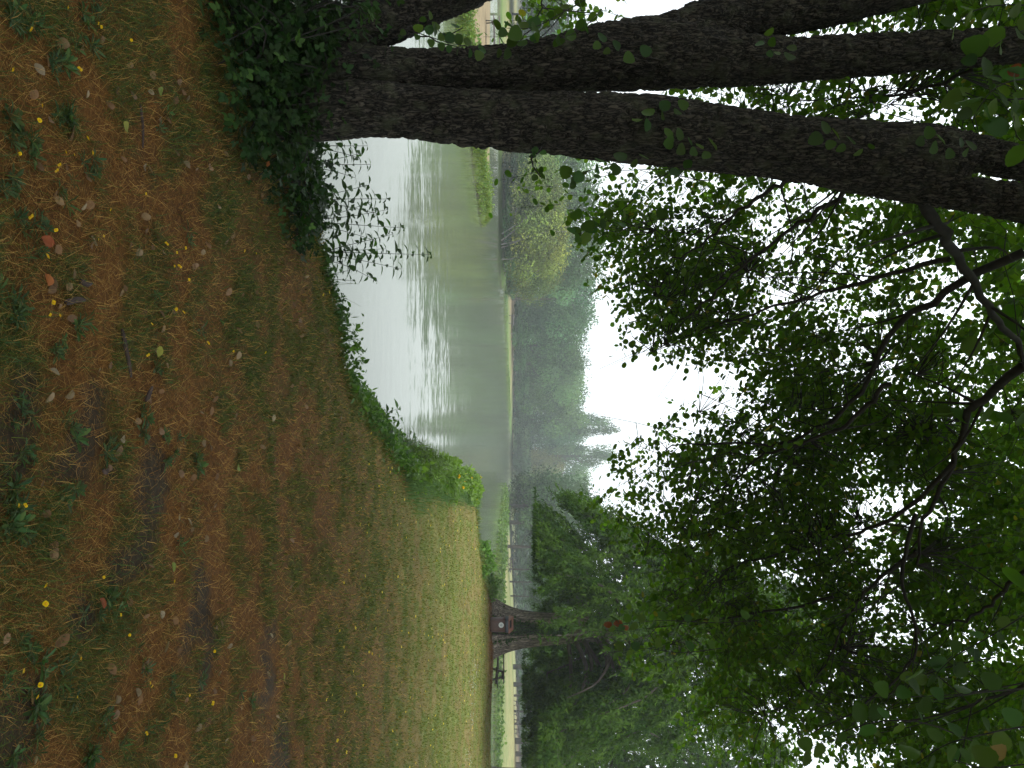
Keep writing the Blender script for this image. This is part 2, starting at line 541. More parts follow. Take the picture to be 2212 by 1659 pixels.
def mixc(a, b, t):
    t = np.asarray(t)[..., None]
    return a * (1 - t) + b * t


def ground_col(x, y, z, a, b, c):
    g = greenness(x, y, a)
    base = mixc(STRAW_D * 1.15, GREEN * .8, g)
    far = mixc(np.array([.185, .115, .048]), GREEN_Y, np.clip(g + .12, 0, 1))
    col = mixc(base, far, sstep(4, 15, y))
    tt = np.exp(-((x - TREE2[0]) ** 2 + (y - TREE2[1] + .4) ** 2) / 1.6 ** 2)
    col = mixc(col, np.array([.16, .075, .035]), np.clip(tt * 1.3, 0, 1))
    col = mixc(col, SOILC, soilness(x, y))
    # spit on the left: green edge, brown path
    cb = mixc(np.array([.10, .15, .03]), np.array([.185, .14, .075]), sstep(.8, 1.8, b + (n2(x, y, 2, 41) - .5) * 1.2))
    col = np.where((b > -1.2)[..., None] & (b > a)[..., None], cb, col)
    cc = mixc(np.array([.13, .155, .045]), np.array([.20, .185, .075]), sstep(.35, .65, n2(x, y, 7, 42, 3)))
    cc = mixc(np.array([.08, .13, .025]), cc, sstep(1.0, 3.5, c))
    cc = mixc(cc, np.array([.10, .065, .035]), sstep(26, 44, c) * sstep(10, 22, x))
    cc = mixc(cc, np.array([.21, .155, .085]), sstep(6, 12, c) * sstep(12, 0, x) * sstep(-40, -20, x))
    cc = mixc(cc, np.array([.065, .075, .03]), sstep(46, 54, c) * sstep(10, 22, x))
    cc = mixc(cc, np.array([.05, .05, .03]), np.where(x > 16, sstep(92, 100, c), sstep(30, 48, c)))
    col = np.where((c > -2)[..., None], cc, col)
    wet = sstep(-.42, -.58, z)
    return mixc(col, np.array([.045, .035, .022]), wet)


ys = np.concatenate([np.linspace(-30, 0, 16)[:-1], np.linspace(0, 2, 14)[:-1], 2 * (300.0) ** np.linspace(0, 1, 330)])
ss = np.linspace(-1, 1, 300)
ss = np.sign(ss) * (abs(ss) * .62 + .38 * abs(ss) ** 3)
YY, SS = np.meshgrid(ys, ss, indexing='ij')
XX = SS * (5.5 + 1.05 * np.abs(YY))
zz, aa, bb, cc_ = H(XX, YY, True)
gcol = ground_col(XX, YY, zz, aa, bb, cc_)
nr, nc = XX.shape
ii = np.arange(nr - 1)[:, None] * nc; jj = np.arange(nc - 1)[None]
gf = np.stack([ii + jj, ii + jj + 1, ii + nc + jj + 1, ii + nc + jj], -1).reshape(-1, 4)
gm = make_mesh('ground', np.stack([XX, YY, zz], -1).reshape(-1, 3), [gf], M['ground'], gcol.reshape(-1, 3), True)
ground = link(bpy.data.objects.new('ground', gm))
tag(ground, 'dry brown and green lawn running down to the pond banks', None, None, 'structure')

WATER_Z = -.6
wv = np.array([[-330, -20, WATER_Z], [330, -20, WATER_Z], [330, 260, WATER_Z], [-330, 260, WATER_Z]], float)
wm = make_mesh('pond_water', wv, [np.array([[0, 1, 2, 3]])], M['water'])
pond = link(bpy.data.objects.new('pond_water', wm))
tag(pond, 'pale rippled pond reflecting the white sky', None, None, 'structure')

# ------------------------------------------------------------------ leaf templates (x across, y along, z up)
def tmpl_fan(outline, mid_y, fold):
    o = np.array(outline, float)
    V = [(0, mid_y, -fold)] + [(x, y, fold * abs(x) * 1.2) for x, y in o]
    n = len(o)
    F = [(0, 1 + i, 1 + (i + 1) % n) for i in range(n)]
    return np.array(V, float), np.array(F)


ALD_V, ALD_F = tmpl_fan([(0, 0), (.3, .14), (.46, .45), (.42, .78), (.2, .97), (-.2, .97), (-.42, .78), (-.46, .45), (-.3, .14)], .5, .08)
OVA_V, OVA_F = tmpl_fan([(0, 0), (.26, .25), (.27, .5), (.14, .8), (0, 1), (-.14, .8), (-.27, .5), (-.26, .25)], .45, .07)
LAN_V = np.array([(0, 0, 0), (.13, .3, .03), (.11, .6, -.02), (0, 1, -.16), (-.11, .6, -.02), (-.13, .3, .03), (0, .45, -.03)], float)
LAN_F = np.array([(6, 0, 1), (6, 1, 2), (6, 2, 3), (6, 3, 4), (6, 4, 5), (6, 5, 0)])
QUAD_V = np.array([(0, 0, 0), (.42, .45, .05), (0, 1, 0), (-.42, .45, .05)], float)
QUAD_F = np.array([(0, 1, 2), (0, 2, 3)])
NEED_V = np.array([(-.5, 0, 0), (.5, 0, 0), (0, 1, 0)], float)
NEED_F = np.array([(0, 1, 2)])


def rnd_dirs(n):
    return unit(rng.normal(size=(n, 3)))


# ------------------------------------------------------------------ far trees
def crown_mesh(name, seed, n_puff, n_leaf, shape='round', leaf=.32):
    """a unit crown, 1 m tall and about 1 m wide, made of loose leafy clumps; scaled by the object"""
    r = np.random.default_rng(seed)
    acc = Acc()
    for k in range(n_puff):
        t = (k + .5) / n_puff
        if shape == 'poplar':
            h = .08 + .9 * t
            wd = .32 * math.sin(math.pi * min(1, .14 + .74 * t)) ** .7 + .02
            pr = .10 + .05 * r.random()
        elif shape == 'bush':
            h = .05 + .75 * r.random()
            wd = .42 * math.sqrt(max(.05, 1 - (h / .95) ** 2)); pr = .16 + .08 * r.random()
        elif shape == 'weep':
            h = .1 + .78 * r.random()
            wd = .46 * (1 - abs(h - .45) ** 2 * 1.8); pr = .12 + .07 * r.random()
        else:
            h = .12 + .76 * r.random()
            wd = .44 * math.sin(math.pi * (.12 + .80 * h)) ** .65; pr = .12 + .08 * r.random()
        a = r.random() * 2 * math.pi
        rr = wd * math.sqrt(.25 + .75 * r.random())
        c = np.array([rr * math.cos(a), rr * math.sin(a), h])
        m = n_leaf // n_puff
        d = unit(r.normal(size=(m, 3)))
        rad = pr * (r.random(m) ** .35) * (.8 + .5 * vnoise(d * 2.5 + k * 3.1, seed))
        pos = c + d * rad[:, None] * np.array([1, 1, .78 if shape != 'weep' else 1.15])
        dirs = d + r.normal(size=(m, 3)) * .7 + np.array([0, 0, -.4 if shape != 'weep' else -1.6])
        R = frames(dirs, d * 1.3 + np.array([0, 0, .35]) + r.normal(size=(m, 3)) * .35)
        tone = .40 + 1.2 * r.random() ** 1.2
        col = np.array([.85 + .3 * r.random(), 1, 1]) * tone * (.75 + .5 * r.random((m, 1)))
        s = leaf * .085 * (.6 + .8 * r.random(m))
        if shape == 'weep':
            s3 = np.stack([s * .7, s * 1.5, s], 1)
        else:
            s3 = np.stack([s, s, s], 1)
        V, F, C = inst(QUAD_V, QUAD_F, pos, R, s3, col)
        acc.add(V, F, C)
    zmin = min(v[:, 2].min() for v in acc.V); zmax = max(v[:, 2].max() for v in acc.V)
    acc.V = [np.stack([v[:, 0], v[:, 1], (v[:, 2] - zmin - .02) / (zmax - zmin - .03)], 1) for v in acc.V]
    return acc.mesh(name, M['crown'])


CROWNS = {
    'round1': crown_mesh('crown_a', 1, 40, 11000), 'round2': crown_mesh('crown_b', 2, 52, 12000), 'round3': crown_mesh('crown_c', 3, 34, 10000),
    'weep1': crown_mesh('crown_d', 4, 60, 11000, 'weep', .30), 'weep2': crown_mesh('crown_e', 5, 50, 10000, 'weep', .30),
    'poplar1': crown_mesh('crown_f', 6, 50, 10000, 'poplar', .30), 'poplar2': crown_mesh('crown_g', 7, 44, 9500, 'poplar', .30),
    'bush1': crown_mesh('crown_h', 8, 30, 5000, 'bush', .5), 'bush2': crown_mesh('crown_i', 9, 26, 4500, 'bush', .5),
}
_tk = [0]


def far_tree(name, label, cat, py, d, top_px, width, kind, col, crown_base=.06, trunk_r=None, pale=False, group=None, base_z=None, lean=0.0, ry=None):
    """a tree with its foot on the ground at depth d under picture row py"""
    x = (py - CY) / FPX * d
    z0 = float(H(np.array([x]), np.array([d]))[0]) if base_z is None else base_z
    z1 = EYE + (top_px - HOR) / FPX * d
    h = z1 - z0
    t = empty(name, (x, d, z0), label, cat, group)
    _tk[0] += 1
    cb = h * crown_base
    if trunk_r is None: trunk_r = .018 * h
    if trunk_r > 0:
        pts = resample([(0, 0, -.3), (lean * .2 + .1, 0, h * .3), (lean * .6, 0, h * .6), (lean, 0, h * .88)], 9)
        acc = Acc()
        V, F = tube(pts, trunk_r * np.linspace(1.2, .25, 9), 7)
        acc.add(V, F)
        r = random.Random(_tk[0])
        for k in range(5):
            s = .3 + .12 * k
            p = pts[int(s * 8)]
            a = r.random() * 6.3
            q = p + np.array([math.cos(a) * width * .3, math.sin(a) * width * .3, h * .16])
            V, F = tube(np.stack([p, (p + q) / 2 + np.array([0, 0, -.03 * h]), q]), [trunk_r * .4, trunk_r * .25, trunk_r * .1], 5)
            acc.add(V, F)
        o = bpy.data.objects.new('trunk', acc.mesh('trunk', M['pale_bark'] if pale else M['far_bark'], True))
        link(o); o.parent = t
    c = bpy.data.objects.new('crown', CROWNS[kind])
    link(c); c.parent = t
    c.location = (lean, 0, cb)
    c.scale = (width, width if ry is None else ry, (h - cb) * 1.02)
    c.rotation_euler = (0, 0, _tk[0] * 2.399)
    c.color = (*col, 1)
    return t


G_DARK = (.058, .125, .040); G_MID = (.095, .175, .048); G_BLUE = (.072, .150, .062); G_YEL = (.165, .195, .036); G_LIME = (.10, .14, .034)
TREES = [
    # left cluster on the near point of the far shore
    ('willow_tree', 'broad yellow green willow hanging over the water on the left far shore', 500, 88, 1243, 11.0, 'weep1', G_YEL, .03),
    ('willow_tree', 'yellow green willow with pale leaning stems beside the big trunk', 420, 89, 1228, 10.5, 'weep2', (.115, .16, .036), .10),
    ('willow_tree', 'green drooping willow at the right end of the yellow willows', 585, 96, 1218, 8.0, 'weep2', (.10, .135, .034), .03),
    ('deciduous_tree', 'dark green tree just right of the big trunk at the pond edge', 350, 90, 1215, 9.0, 'round1', G_MID, .03),
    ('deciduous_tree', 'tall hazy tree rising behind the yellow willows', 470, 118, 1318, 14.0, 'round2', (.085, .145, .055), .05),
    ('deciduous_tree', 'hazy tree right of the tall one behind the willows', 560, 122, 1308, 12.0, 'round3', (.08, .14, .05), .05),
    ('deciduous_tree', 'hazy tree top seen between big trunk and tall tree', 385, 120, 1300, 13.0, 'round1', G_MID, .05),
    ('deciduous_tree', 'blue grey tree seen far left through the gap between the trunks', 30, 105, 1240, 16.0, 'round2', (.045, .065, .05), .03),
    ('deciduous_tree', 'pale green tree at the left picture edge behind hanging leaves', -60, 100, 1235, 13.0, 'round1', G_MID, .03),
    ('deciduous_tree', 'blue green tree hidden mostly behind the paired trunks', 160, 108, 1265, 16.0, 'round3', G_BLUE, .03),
    ('deciduous_tree', 'green tree hidden mostly behind the right hand trunk', 265, 104, 1270, 15.0, 'round2', G_MID, .03),
    # wood behind the green strip
    ('deciduous_tree', 'round dark tree at the left end of the green far lawn', 645, 146, 1292, 14.0, 'round3', G_BLUE, .04),
    ('deciduous_tree', 'dark tree behind the far bench', 695, 160, 1268, 14.0, 'round1', G_DARK, .06),
    ('deciduous_tree', 'dense dark tree left of the middle of the far lawn', 745, 170, 1274, 14.5, 'round2', (.062, .12, .038), .06),
    ('deciduous_tree', 'feathery topped tree at the middle of the far lawn', 785, 180, 1276, 13.5, 'weep2', (.075, .135, .045), .06),
    ('deciduous_tree', 'soft green tree right of the middle of the far lawn', 830, 188, 1262, 16.0, 'round1', (.08, .15, .042), .05),
    ('deciduous_tree', 'large soft green tree at the right end of the far lawn', 870, 202, 1270, 16.5, 'round3', (.085, .155, .042), .05),
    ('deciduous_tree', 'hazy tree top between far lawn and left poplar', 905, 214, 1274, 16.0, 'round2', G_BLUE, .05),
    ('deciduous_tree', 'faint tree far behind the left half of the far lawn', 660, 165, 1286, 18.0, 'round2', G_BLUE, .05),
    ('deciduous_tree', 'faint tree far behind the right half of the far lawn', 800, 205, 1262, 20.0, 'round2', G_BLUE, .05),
    # poplars and what stands round them
    ('poplar_tree', 'left of the two tall slim poplars across the pond', 917, 214, 1337, 9.6, 'poplar1', (.07, .12, .045), .03),
    ('poplar_tree', 'right of the two tall slim poplars across the pond', 985, 212, 1338, 10.0, 'poplar2', (.065, .115, .045), .03),
    ('deciduous_tree', 'rounded tree between the two poplars', 950, 224, 1272, 14.0, 'round3', G_DARK, .04),
    ('deciduous_tree', 'rounded tree right of the right poplar', 1022, 226, 1286, 15.0, 'round1', (.085, .15, .05), .04),
    ('deciduous_tree', 'rusty tinged tree below the right poplar', 1012, 207, 1222, 11.0, 'round2', (.12, .13, .04), .04),
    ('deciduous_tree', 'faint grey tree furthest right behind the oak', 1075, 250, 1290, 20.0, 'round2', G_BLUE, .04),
    # tip of the right bank
    ('oak_tree', 'dark grey green oak on the tip of the right bank', 1092, 122, 1282, 11.5, 'round2', (.048, .088, .032), .05),
    ('oak_tree', 'taller oak behind the first cypress branches', 1128, 118, 1322, 12.0, 'round3', (.050, .090, .032), .12),
    ('deciduous_tree', 'yellowish small tree at the foot of the bank oak', 1068, 126, 1200, 7.0, 'bush1', (.065, .085, .036), .02),
]
TREES.append(('willow_tree', 'lower front willow of the yellow green group on the left far shore', 470, 86, 1205, 10.0, 'weep1', (.125, .17, .034), .02))
TREES.append(('willow_tree', 'yellow green willow seen just above the end of the left spit', 535, 87, 1215, 9.5, 'weep2', (.15, .185, .036), .02))
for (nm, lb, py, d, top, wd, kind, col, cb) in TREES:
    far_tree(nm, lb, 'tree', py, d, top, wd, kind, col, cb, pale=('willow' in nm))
BUSHES = [
    ('low dark bushes under the yellow willows at the waterline', 455, 85.5, 1112, 7.0, 'bush1', G_DARK),
    ('dark round bush at the pond edge under the drooping willow', 545, 86.0, 1120, 6.0, 'bush2', G_DARK),
    ('dark bush at the pond edge beside the big trunk', 375, 86.0, 1118, 6.0, 'bush2', (.035, .055, .03)),
    ('blue green bush at the right end of the willows', 610, 100, 1122, 4.5, 'bush1', G_BLUE),
    ('green bush at the right end of the far lawn by the water', 920, 196, 1150, 10.0, 'bush2', (.05, .085, .03)),
    ('green bush on the shore below the left poplar', 955, 197, 1146, 11.0, 'bush1', (.055, .09, .03)),
    ('green bush on the shore below the right poplar', 990, 197, 1148, 11.0, 'bush2', (.045, .08, .03)),
    ('bush on the shore between the poplars and the oak', 1030, 198, 1150, 12.0, 'bush1', (.05, .08, .034)),
    ('dim undergrowth bush behind the far bench', 690, 150, 1142, 10.0, 'bush1', G_DARK),
    ('dim undergrowth bush at the middle of the far lawn', 750, 163, 1144, 10.0, 'bush2', G_DARK),
    ('dim undergrowth bush right of the middle of the far lawn', 815, 180, 1146, 11.0, 'bush1', G_DARK),
    ('dim undergrowth bush near the right end of the far lawn', 872, 196, 1148, 11.0, 'bush2', G_DARK),
]
for (lb, py, d, top, wd, kind, col) in BUSHES:
    far_tree('shore_bush', lb, 'bush', py, d, top, wd, kind, col, 0, trunk_r=0)

# pale leaning stems of the willow on the far shore: part of that tree
wil = [o for o in sc.objects if o.get('label', '').startswith('yellow green willow with pale')][0]
for (a0, b0) in [((1084, 505), (1170, 442)), ((1083, 528), (1180, 500)), ((1083, 535), (1150, 505)), ((1083, 520), (1135, 470)), ((1084, 560), (1112, 556))]:
    acc = Acc()
    p, q = P(*a0, 83.5), P(*b0, 83.0)
    V, F = tube(resample([p, (p + q) / 2 + np.array([.1, 0, .15]), q], 6), np.linspace(.10, .03, 6), 5)
    acc.add(V, F)
    acc.build('stem', M['pale_bark'], wil, True)

# trees of the park on the right bank: stand with bare trunks
PARK = [('dark trunked park tree beside the far picnic table', 1180, 104, 1235, .22, 8.0, 'round1', .34),
        ('thin park tree right of the far picnic table', 1229, 108, 1220, .13, 6.0, 'round2', .3),
        ('slender park tree left of the bin tree', 1256, 110, 1225, .12, 7.0, 'round3', .3),
        ('small park tree close left of the bin tree', 1287, 112, 1228, .10, 6.5, 'round1', .3),
        ('dark conifer right behind the bin tree', 1440, 112, 1250, .35, 7.0, 'weep1', .12),
        ('dark conifer between bin tree and distant table', 1478, 110, 1240, .3, 6.0, 'weep2', .14),
        ('park tree left of the distant table on the right', 1502, 106, 1235, .15, 6.0, 'round2', .34),
        ('park tree right of the distant table on the right', 1536, 108, 1240, .16, 7.0, 'round3', .34),
        ('park tree with thin trunk near the right group', 1563, 108, 1240, .14, 7.0, 'round1', .34),
        ('thick dark park tree in the right hand group', 1600, 104, 1245, .38, 7.5, 'round2', .3),
        ('dark park tree second from the right edge', 1628, 103, 1245, .30, 7.5, 'round3', .3),
        ('dark park tree at the right picture edge', 1652, 102, 1250, .34, 8.0, 'round1', .3),
        ('park tree just beyond the right picture edge', 1700, 104, 1250, .3, 9.0, 'round2', .3)]
for (lb, py, d, top, tr, wd, kind, cb) in PARK:
    far_tree('park_tree', lb, 'tree', py, d, top, wd, kind, G_DARK, cb, trunk_r=tr)
for k, (py, d, top, wd) in enumerate([(1180, 172, 1215, 18), (1250, 175, 1220, 18), (1330, 172, 1230, 20), (1410, 175, 1240, 20), (1500, 172, 1235, 20), (1590, 175, 1240, 20), (1680, 172, 1240, 20)]):
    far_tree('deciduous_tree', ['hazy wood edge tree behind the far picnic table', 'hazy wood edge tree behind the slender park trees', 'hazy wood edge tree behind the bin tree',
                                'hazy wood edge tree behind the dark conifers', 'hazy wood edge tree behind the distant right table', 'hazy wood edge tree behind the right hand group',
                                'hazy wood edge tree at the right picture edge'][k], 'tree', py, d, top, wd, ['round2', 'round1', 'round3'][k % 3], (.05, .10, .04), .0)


UND = ['first', 'second', 'third', 'fourth', 'fifth', 'sixth', 'seventh', 'eighth']
for k in range(8):
    far_tree('shore_bush', UND[k] + ' dim thicket from the left behind the park trees on the right bank', 'bush', 1150 + 76 * k, 163 + 3 * (k % 3), 1158 + 6 * (k % 2), 17, ['bush1', 'bush2'][k % 2], (.045, .085, .034), 0, trunk_r=0)
for k in range(6):
    far_tree('shore_bush', UND[k] + ' dim thicket from the left behind the wood across the pond', 'bush', 560 + 88 * k, 175 + 12 * k, 1160, 20, ['bush1', 'bush2'][k % 2], (.055, .11, .04), 0, trunk_r=0)

# ------------------------------------------------------------------ grass
def blades(acc, x, y, length, width, elev, col, bent=True):
    n = len(x)
    z = H(x, y) - .006
    az = rng.random(n) * 2 * np.pi
    d = np.stack([np.cos(az) * np.cos(elev), np.sin(az) * np.cos(elev), np.sin(elev)], -1)
    s = np.stack([-np.sin(az), np.cos(az), np.zeros(n)], -1)
    p = np.stack([x, y, z], -1)
    if not bent:
        V = np.stack([p - s * width[:, None] / 2, p + s * width[:, None] / 2, p + d * length[:, None]], 1)
        F = np.arange(3 * n).reshape(n, 3)
        acc.add(V.reshape(-1, 3), F, np.repeat(col, 3, 0))
        return
    d2 = unit(d + np.stack([np.cos(az) * .5, np.sin(az) * .5, -.55 * np.ones(n)], -1))
    mid = p + d * (length * .55)[:, None]
    tip = mid + d2 * (length * .45)[:, None]
    wv = (s * width[:, None]) / 2
    V = np.stack([p - wv, p + wv, mid - wv * .75, mid + wv * .75, tip], 1)
    b = (np.arange(n) * 5)[:, None]
    F = np.concatenate([b + np.array([0, 1, 3]), b + np.array([0, 3, 2]), b + np.array([2, 3, 4])])
    acc.add(V.reshape(-1, 3), F, np.repeat(col, 5, 0))


def lawn_points(n, y0, y1, power=1.0, marg=.6):
    y = y0 * (y1 / y0) ** rng.random(n)          # thins out with distance, finer where it is seen close
    x = (rng.random(n) * 2 - 1) * (.53 * y + marg)
    return x, y


def scatter_lawn(acc_d, acc_g, n, y0, y1, power, ln, wk):
    x, y = lawn_points(n, y0, y1, power)
    h, a, b, c = H(x, y, True)
    ok = (a > -.25)
    x, y, a = x[ok], y[ok], a[ok]
    g = greenness(x, y, a)
    so = soilness(x, y)
    keep = rng.random(len(x)) > so * .72
    x, y, a, g = x[keep], y[keep], a[keep], g[keep]
    isg = rng.random(len(x)) < g
    # dry thatch
    xd, yd = x[~isg], y[~isg]
    k = len(xd)
    t = rng.random(k)
    patch = n2(xd, yd, .45, 51)
    col = mixc(STRAW_D * .7, STRAW, np.clip(t * 1.25 * (.4 + patch), 0, 1))
    col = np.where((rng.random(k) < .26)[:, None], STRAW_L * (.7 + .5 * rng.random((k, 1))), col)
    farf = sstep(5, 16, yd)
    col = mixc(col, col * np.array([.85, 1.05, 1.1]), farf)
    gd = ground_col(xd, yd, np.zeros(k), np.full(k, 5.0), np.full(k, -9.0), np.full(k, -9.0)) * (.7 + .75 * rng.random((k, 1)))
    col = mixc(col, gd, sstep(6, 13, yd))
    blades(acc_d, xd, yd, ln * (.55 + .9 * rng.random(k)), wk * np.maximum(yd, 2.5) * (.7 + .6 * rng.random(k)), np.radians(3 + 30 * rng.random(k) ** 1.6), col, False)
    # living blades
    xg, yg, ag = x[isg], y[isg], a[isg]
    k = len(xg)
    cl = mixc(GREEN, GREEN_Y, rng.random(k) * sstep(3, 12, yg) * .9 + .1 * rng.random(k))
    cl = mixc(cl, GREEN_B, (rng.random(k) < .35) * sstep(6, 3, yg))
    cl = cl * (.45 + 1.15 * rng.random((k, 1)))
    cl = np.where((rng.random(k) < .14)[:, None], STRAW_L * (.4 + .5 * rng.random((k, 1))), cl)
    gg = ground_col(xg, yg, np.zeros(k), np.full(k, 5.0), np.full(k, -9.0), np.full(k, -9.0)) * (.8 + .7 * rng.random((k, 1)))
    cl = mixc(cl, gg, .75 * sstep(7, 14, yg))
    L = ln * (.5 + .7 * rng.random(k)) * (1 + 1.0 * sstep(.7, .0, ag))
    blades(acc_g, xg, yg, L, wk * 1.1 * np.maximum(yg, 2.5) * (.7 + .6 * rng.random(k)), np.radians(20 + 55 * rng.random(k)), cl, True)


accd, accg = Acc(), Acc()
scatter_lawn(accd, accg, 640000, 2.05, 42.0, 1.0, .075, .00074)
o = accd.build('dry_grass', M['blade']); tag(o, 'dry straw coloured grass thatch lying over the lawn', 'grass', None, 'stuff')
o = accg.build('green_grass', M['blade']); tag(o, 'short living green grass growing through the lawn', 'grass', None, 'stuff')


# rank bank grass along near banks, the spit and the right bank
def strip_grass(name, label, poly_pts, off, n, hgt, wd, cols, elev=(50, 88)):
    pts = np.array(poly_pts, float)
    seg = np.linalg.norm(np.diff(pts, axis=0), axis=1)
    cum = np.concatenate([[0], np.cumsum(seg)])
    s = rng.random(n) * cum[-1]
    i = np.clip(np.searchsorted(cum, s) - 1, 0, len(seg) - 1)
    t = ((s - cum[i]) / seg[i])[:, None]
    p = pts[i] * (1 - t) + pts[i + 1] * t
    tang = (pts[i + 1] - pts[i]) / seg[i][:, None]
    nor = np.stack([-tang[:, 1], tang[:, 0]], -1)
    u = off[0] + (off[1] - off[0]) * (rng.random(n) + rng.random(n) + rng.random(n)) / 3 * 1.25 - .125 * (off[1] - off[0])
    p = p + nor * u[:, None]
    x, y = p[:, 0], p[:, 1]
    z = H(x, y)
    ok = z > WATER_Z - .12
    x, y = x[ok], y[ok]
    k = len(x)
    clump = .45 + 1.0 * n2(x, y, max(hgt * 1.6, .4), 61, 2)
    L = hgt * clump * (.5 + .7 * rng.random(k))
    col = mixc(np.array(cols[0]), np.array(cols[1]), np.clip(rng.random(k) * .6 + .6 * n2(x, y, hgt * 3, 62), 0, 1)) * (.7 + .6 * rng.random((k, 1)))
    acc = Acc()
    blades(acc, x, y, L, np.full(k, wd) * (.6 + .8 * rng.random(k)), np.radians(elev[0] + (elev[1] - elev[0]) * rng.random(k)), col, True)
    o = acc.build(name, M['blade'])
    return tag(o, label, 'grass', None, 'stuff')


edgeA = [(-2.6, 5.75), (-2.0, 6.0), (-1.3, 6.3), (-.85, 6.7), (-.25, 7.3), (.15, 8.2), (.62, 9.5), (1.05, 10.4)]
strip_grass('bank_grass', 'lush green grass fringe along the near pond bank', edgeA, (-.3, .55), 13000, .20, .008, [(.035, .085, .02), (.07, .13, .03)])
edgeA2 = [(1.0, 10.4), (1.28, 12.6), (1.75, 15.5), (2.5, 20), (3.2, 23)]
strip_grass('reed_grass', 'tall blue green reeds on the bank bend', edgeA2, (-.75, .35), 9000, .34, .010, [(.06, .12, .045), (.10, .17, .06)])
strip_grass('lawn_edge_grass', 'low grass on the far edge of the near lawn', [(3.2, 23), (4.9, 24.2), (6.2, 26), (7.6, 28.5), (9.2, 32)], (-.5, .4), 2500, .28, .02, [(.07, .12, .03), (.12, .15, .04)])
strip_grass('spit_grass', 'bright green rank grass along the shore of the left spit', [(-24, 17), (-15.5, 22), (-12.6, 26), (-11.2, 33), (-9.6, 42.5), (-9.5, 44), (-10.3, 46)], (-.5, 1.5), 11000, .36, .03, [(.07, .13, .02), (.16, .20, .035)])
strip_grass('right_bank_grass', 'green reeds along the waterline of the right bank', [(15, 106), (15.6, 98), (15.8, 82), (17, 72), (21, 67), (38, 66), (60, 65)], (-2.6, .6), 16000, .5, .06, [(.07, .13, .02), (.13, .18, .035)])
strip_grass('far_bank_grass', 'thin green grass line along the far lawn shore', [(-15.4, 116), (-5, 134), (8, 170)], (-1.6, .8), 4000, .3, .08, [(.09, .15, .03), (.13, .19, .04)])

# ------------------------------------------------------------------ the big alder on the near bank
ALD = np.array([-1.75, 4.75])
ald_z = float(H(ALD[:1], ALD[1:])[0])
alder = empty('alder_tree', (ALD[0], ALD[1], ald_z), 'huge dark alder with several leaning stems on the near bank', 'tree')


def stem(name, prof, depth, seg=88, rough=1.0, label=None, seed=0):
    """prof: rows of (px, py_left, py_right) read along the stem; depth: metres at both ends"""
    prof = np.array(prof, float)
    n0 = len(prof)
    dd = np.linspace(depth[0], depth[1], n0)
    ctr = np.array([P(p[0], (p[1] + p[2]) / 2, d) for p, d in zip(prof, dd)])
    rad = np.array([(p[2] - p[1]) / 2 / FPX * d for p, d in zip(prof, dd)])
    L = np.linalg.norm(np.diff(ctr, axis=0), axis=1).sum()
    m = max(20, int(L / .014))
    c = resample(ctr, m)
    r = np.interp(np.linspace(0, 1, m), np.linspace(0, 1, n0), rad)
    V, F = tube(c, 1.0, seg)
    V = V.reshape(m, seg, 3)
    nd = V - c[:, None]
    a = np.linspace(0, 2 * np.pi, seg, endpoint=False)
    lat = np.stack([np.cos(a)[None] * np.ones((m, 1)), np.sin(a)[None] * np.ones((m, 1)), np.linspace(0, L, m)[:, None] * np.ones((1, seg))], -1)
    r2 = r[:, None]
    q = lat * np.stack([r2 * np.ones_like(a), r2 * np.ones_like(a), np.ones((m, seg))], -1)
    big = (vnoise(q * np.array([3, 3, 1.2]), 70 + seed) - .5) * .10 * rough
    # bark: upright plates broken across, with dark furrows
    qq = q + (vnoise(q * 9, 75 + seed)[..., None] - .5) * .06
    f1 = np.abs(vnoise(qq * np.array([34, 34, 9]), 71 + seed) - .5) * 2
    f2 = np.abs(vnoise(qq * np.array([48, 48, 30]), 72 + seed) - .5) * 2
    furrow = np.minimum(1, np.minimum(f1 * 2.6, f2 * 3.0 + .25))
    fine = (vnoise(qq * np.array([70, 70, 50]), 73 + seed) - .5) * .006
    disp = r2 * (1 + big) + ((furrow - .7) * .024 + fine) * rough
    V = c[:, None] + nd * disp[..., None]
    acc = Acc()
    acc.add(V.reshape(-1, 3), F)
    o = acc.build(name, M['bark'], alder, True)
    if label: o['label'] = label
    return c, r


STEM_PTS = []
c1, _ = stem('stem', [(520, 150, 300), (600, 165, 300), (700, 175, 300), (800, 178, 292), (900, 188, 297), (1000, 196, 312), (1100, 200, 322), (1200, 202, 330), (1300, 203, 345),
              (1400, 208, 355), (1500, 222, 365), (1600, 240, 375), (1700, 252, 386), (1800, 260, 404), (1900, 266, 424), (2000, 272, 440), (2060, 285, 450)], (4.7, 4.75), seed=1,
              label='thick right hand stem, forking near its top')
stem('stem', [(1880, 272, 362), (1960, 275, 362), (2040, 282, 366), (2120, 295, 374), (2212, 318, 388), (2400, 350, 408)], (4.78, 4.9), 56, seed=2)
stem('stem', [(1900, 330, 424), (1980, 360, 438), (2060, 380, 452), (2140, 388, 466), (2212, 396, 482), (2400, 420, 505)], (4.72, 4.6), 56, seed=3)
c2, _ = stem('stem', [(560, 40, 230), (700, 80, 235), (800, 104, 232), (900, 112, 226), (1000, 108, 216), (1100, 100, 206), (1200, 82, 197), (1300, 58, 191), (1400, 44, 190),
              (1500, 45, 187), (1600, 70, 183), (1700, 84, 176), (1800, 80, 167), (1900, 75, 160), (2000, 70, 150), (2100, 66, 142), (2212, 60, 132), (2400, 50, 118)], (4.86, 5.0), seed=4,
              label='middle stem rising upright from the fork')
stem('stem', [(1380, 60, 160), (1460, 30, 130), (1540, -2, 104), (1620, -16, 80), (1700, -32, 70), (1800, -52, 53), (1900, -75, 28), (2000, -100, 0), (2200, -160, -50)], (4.9, 5.1), 64, seed=5)
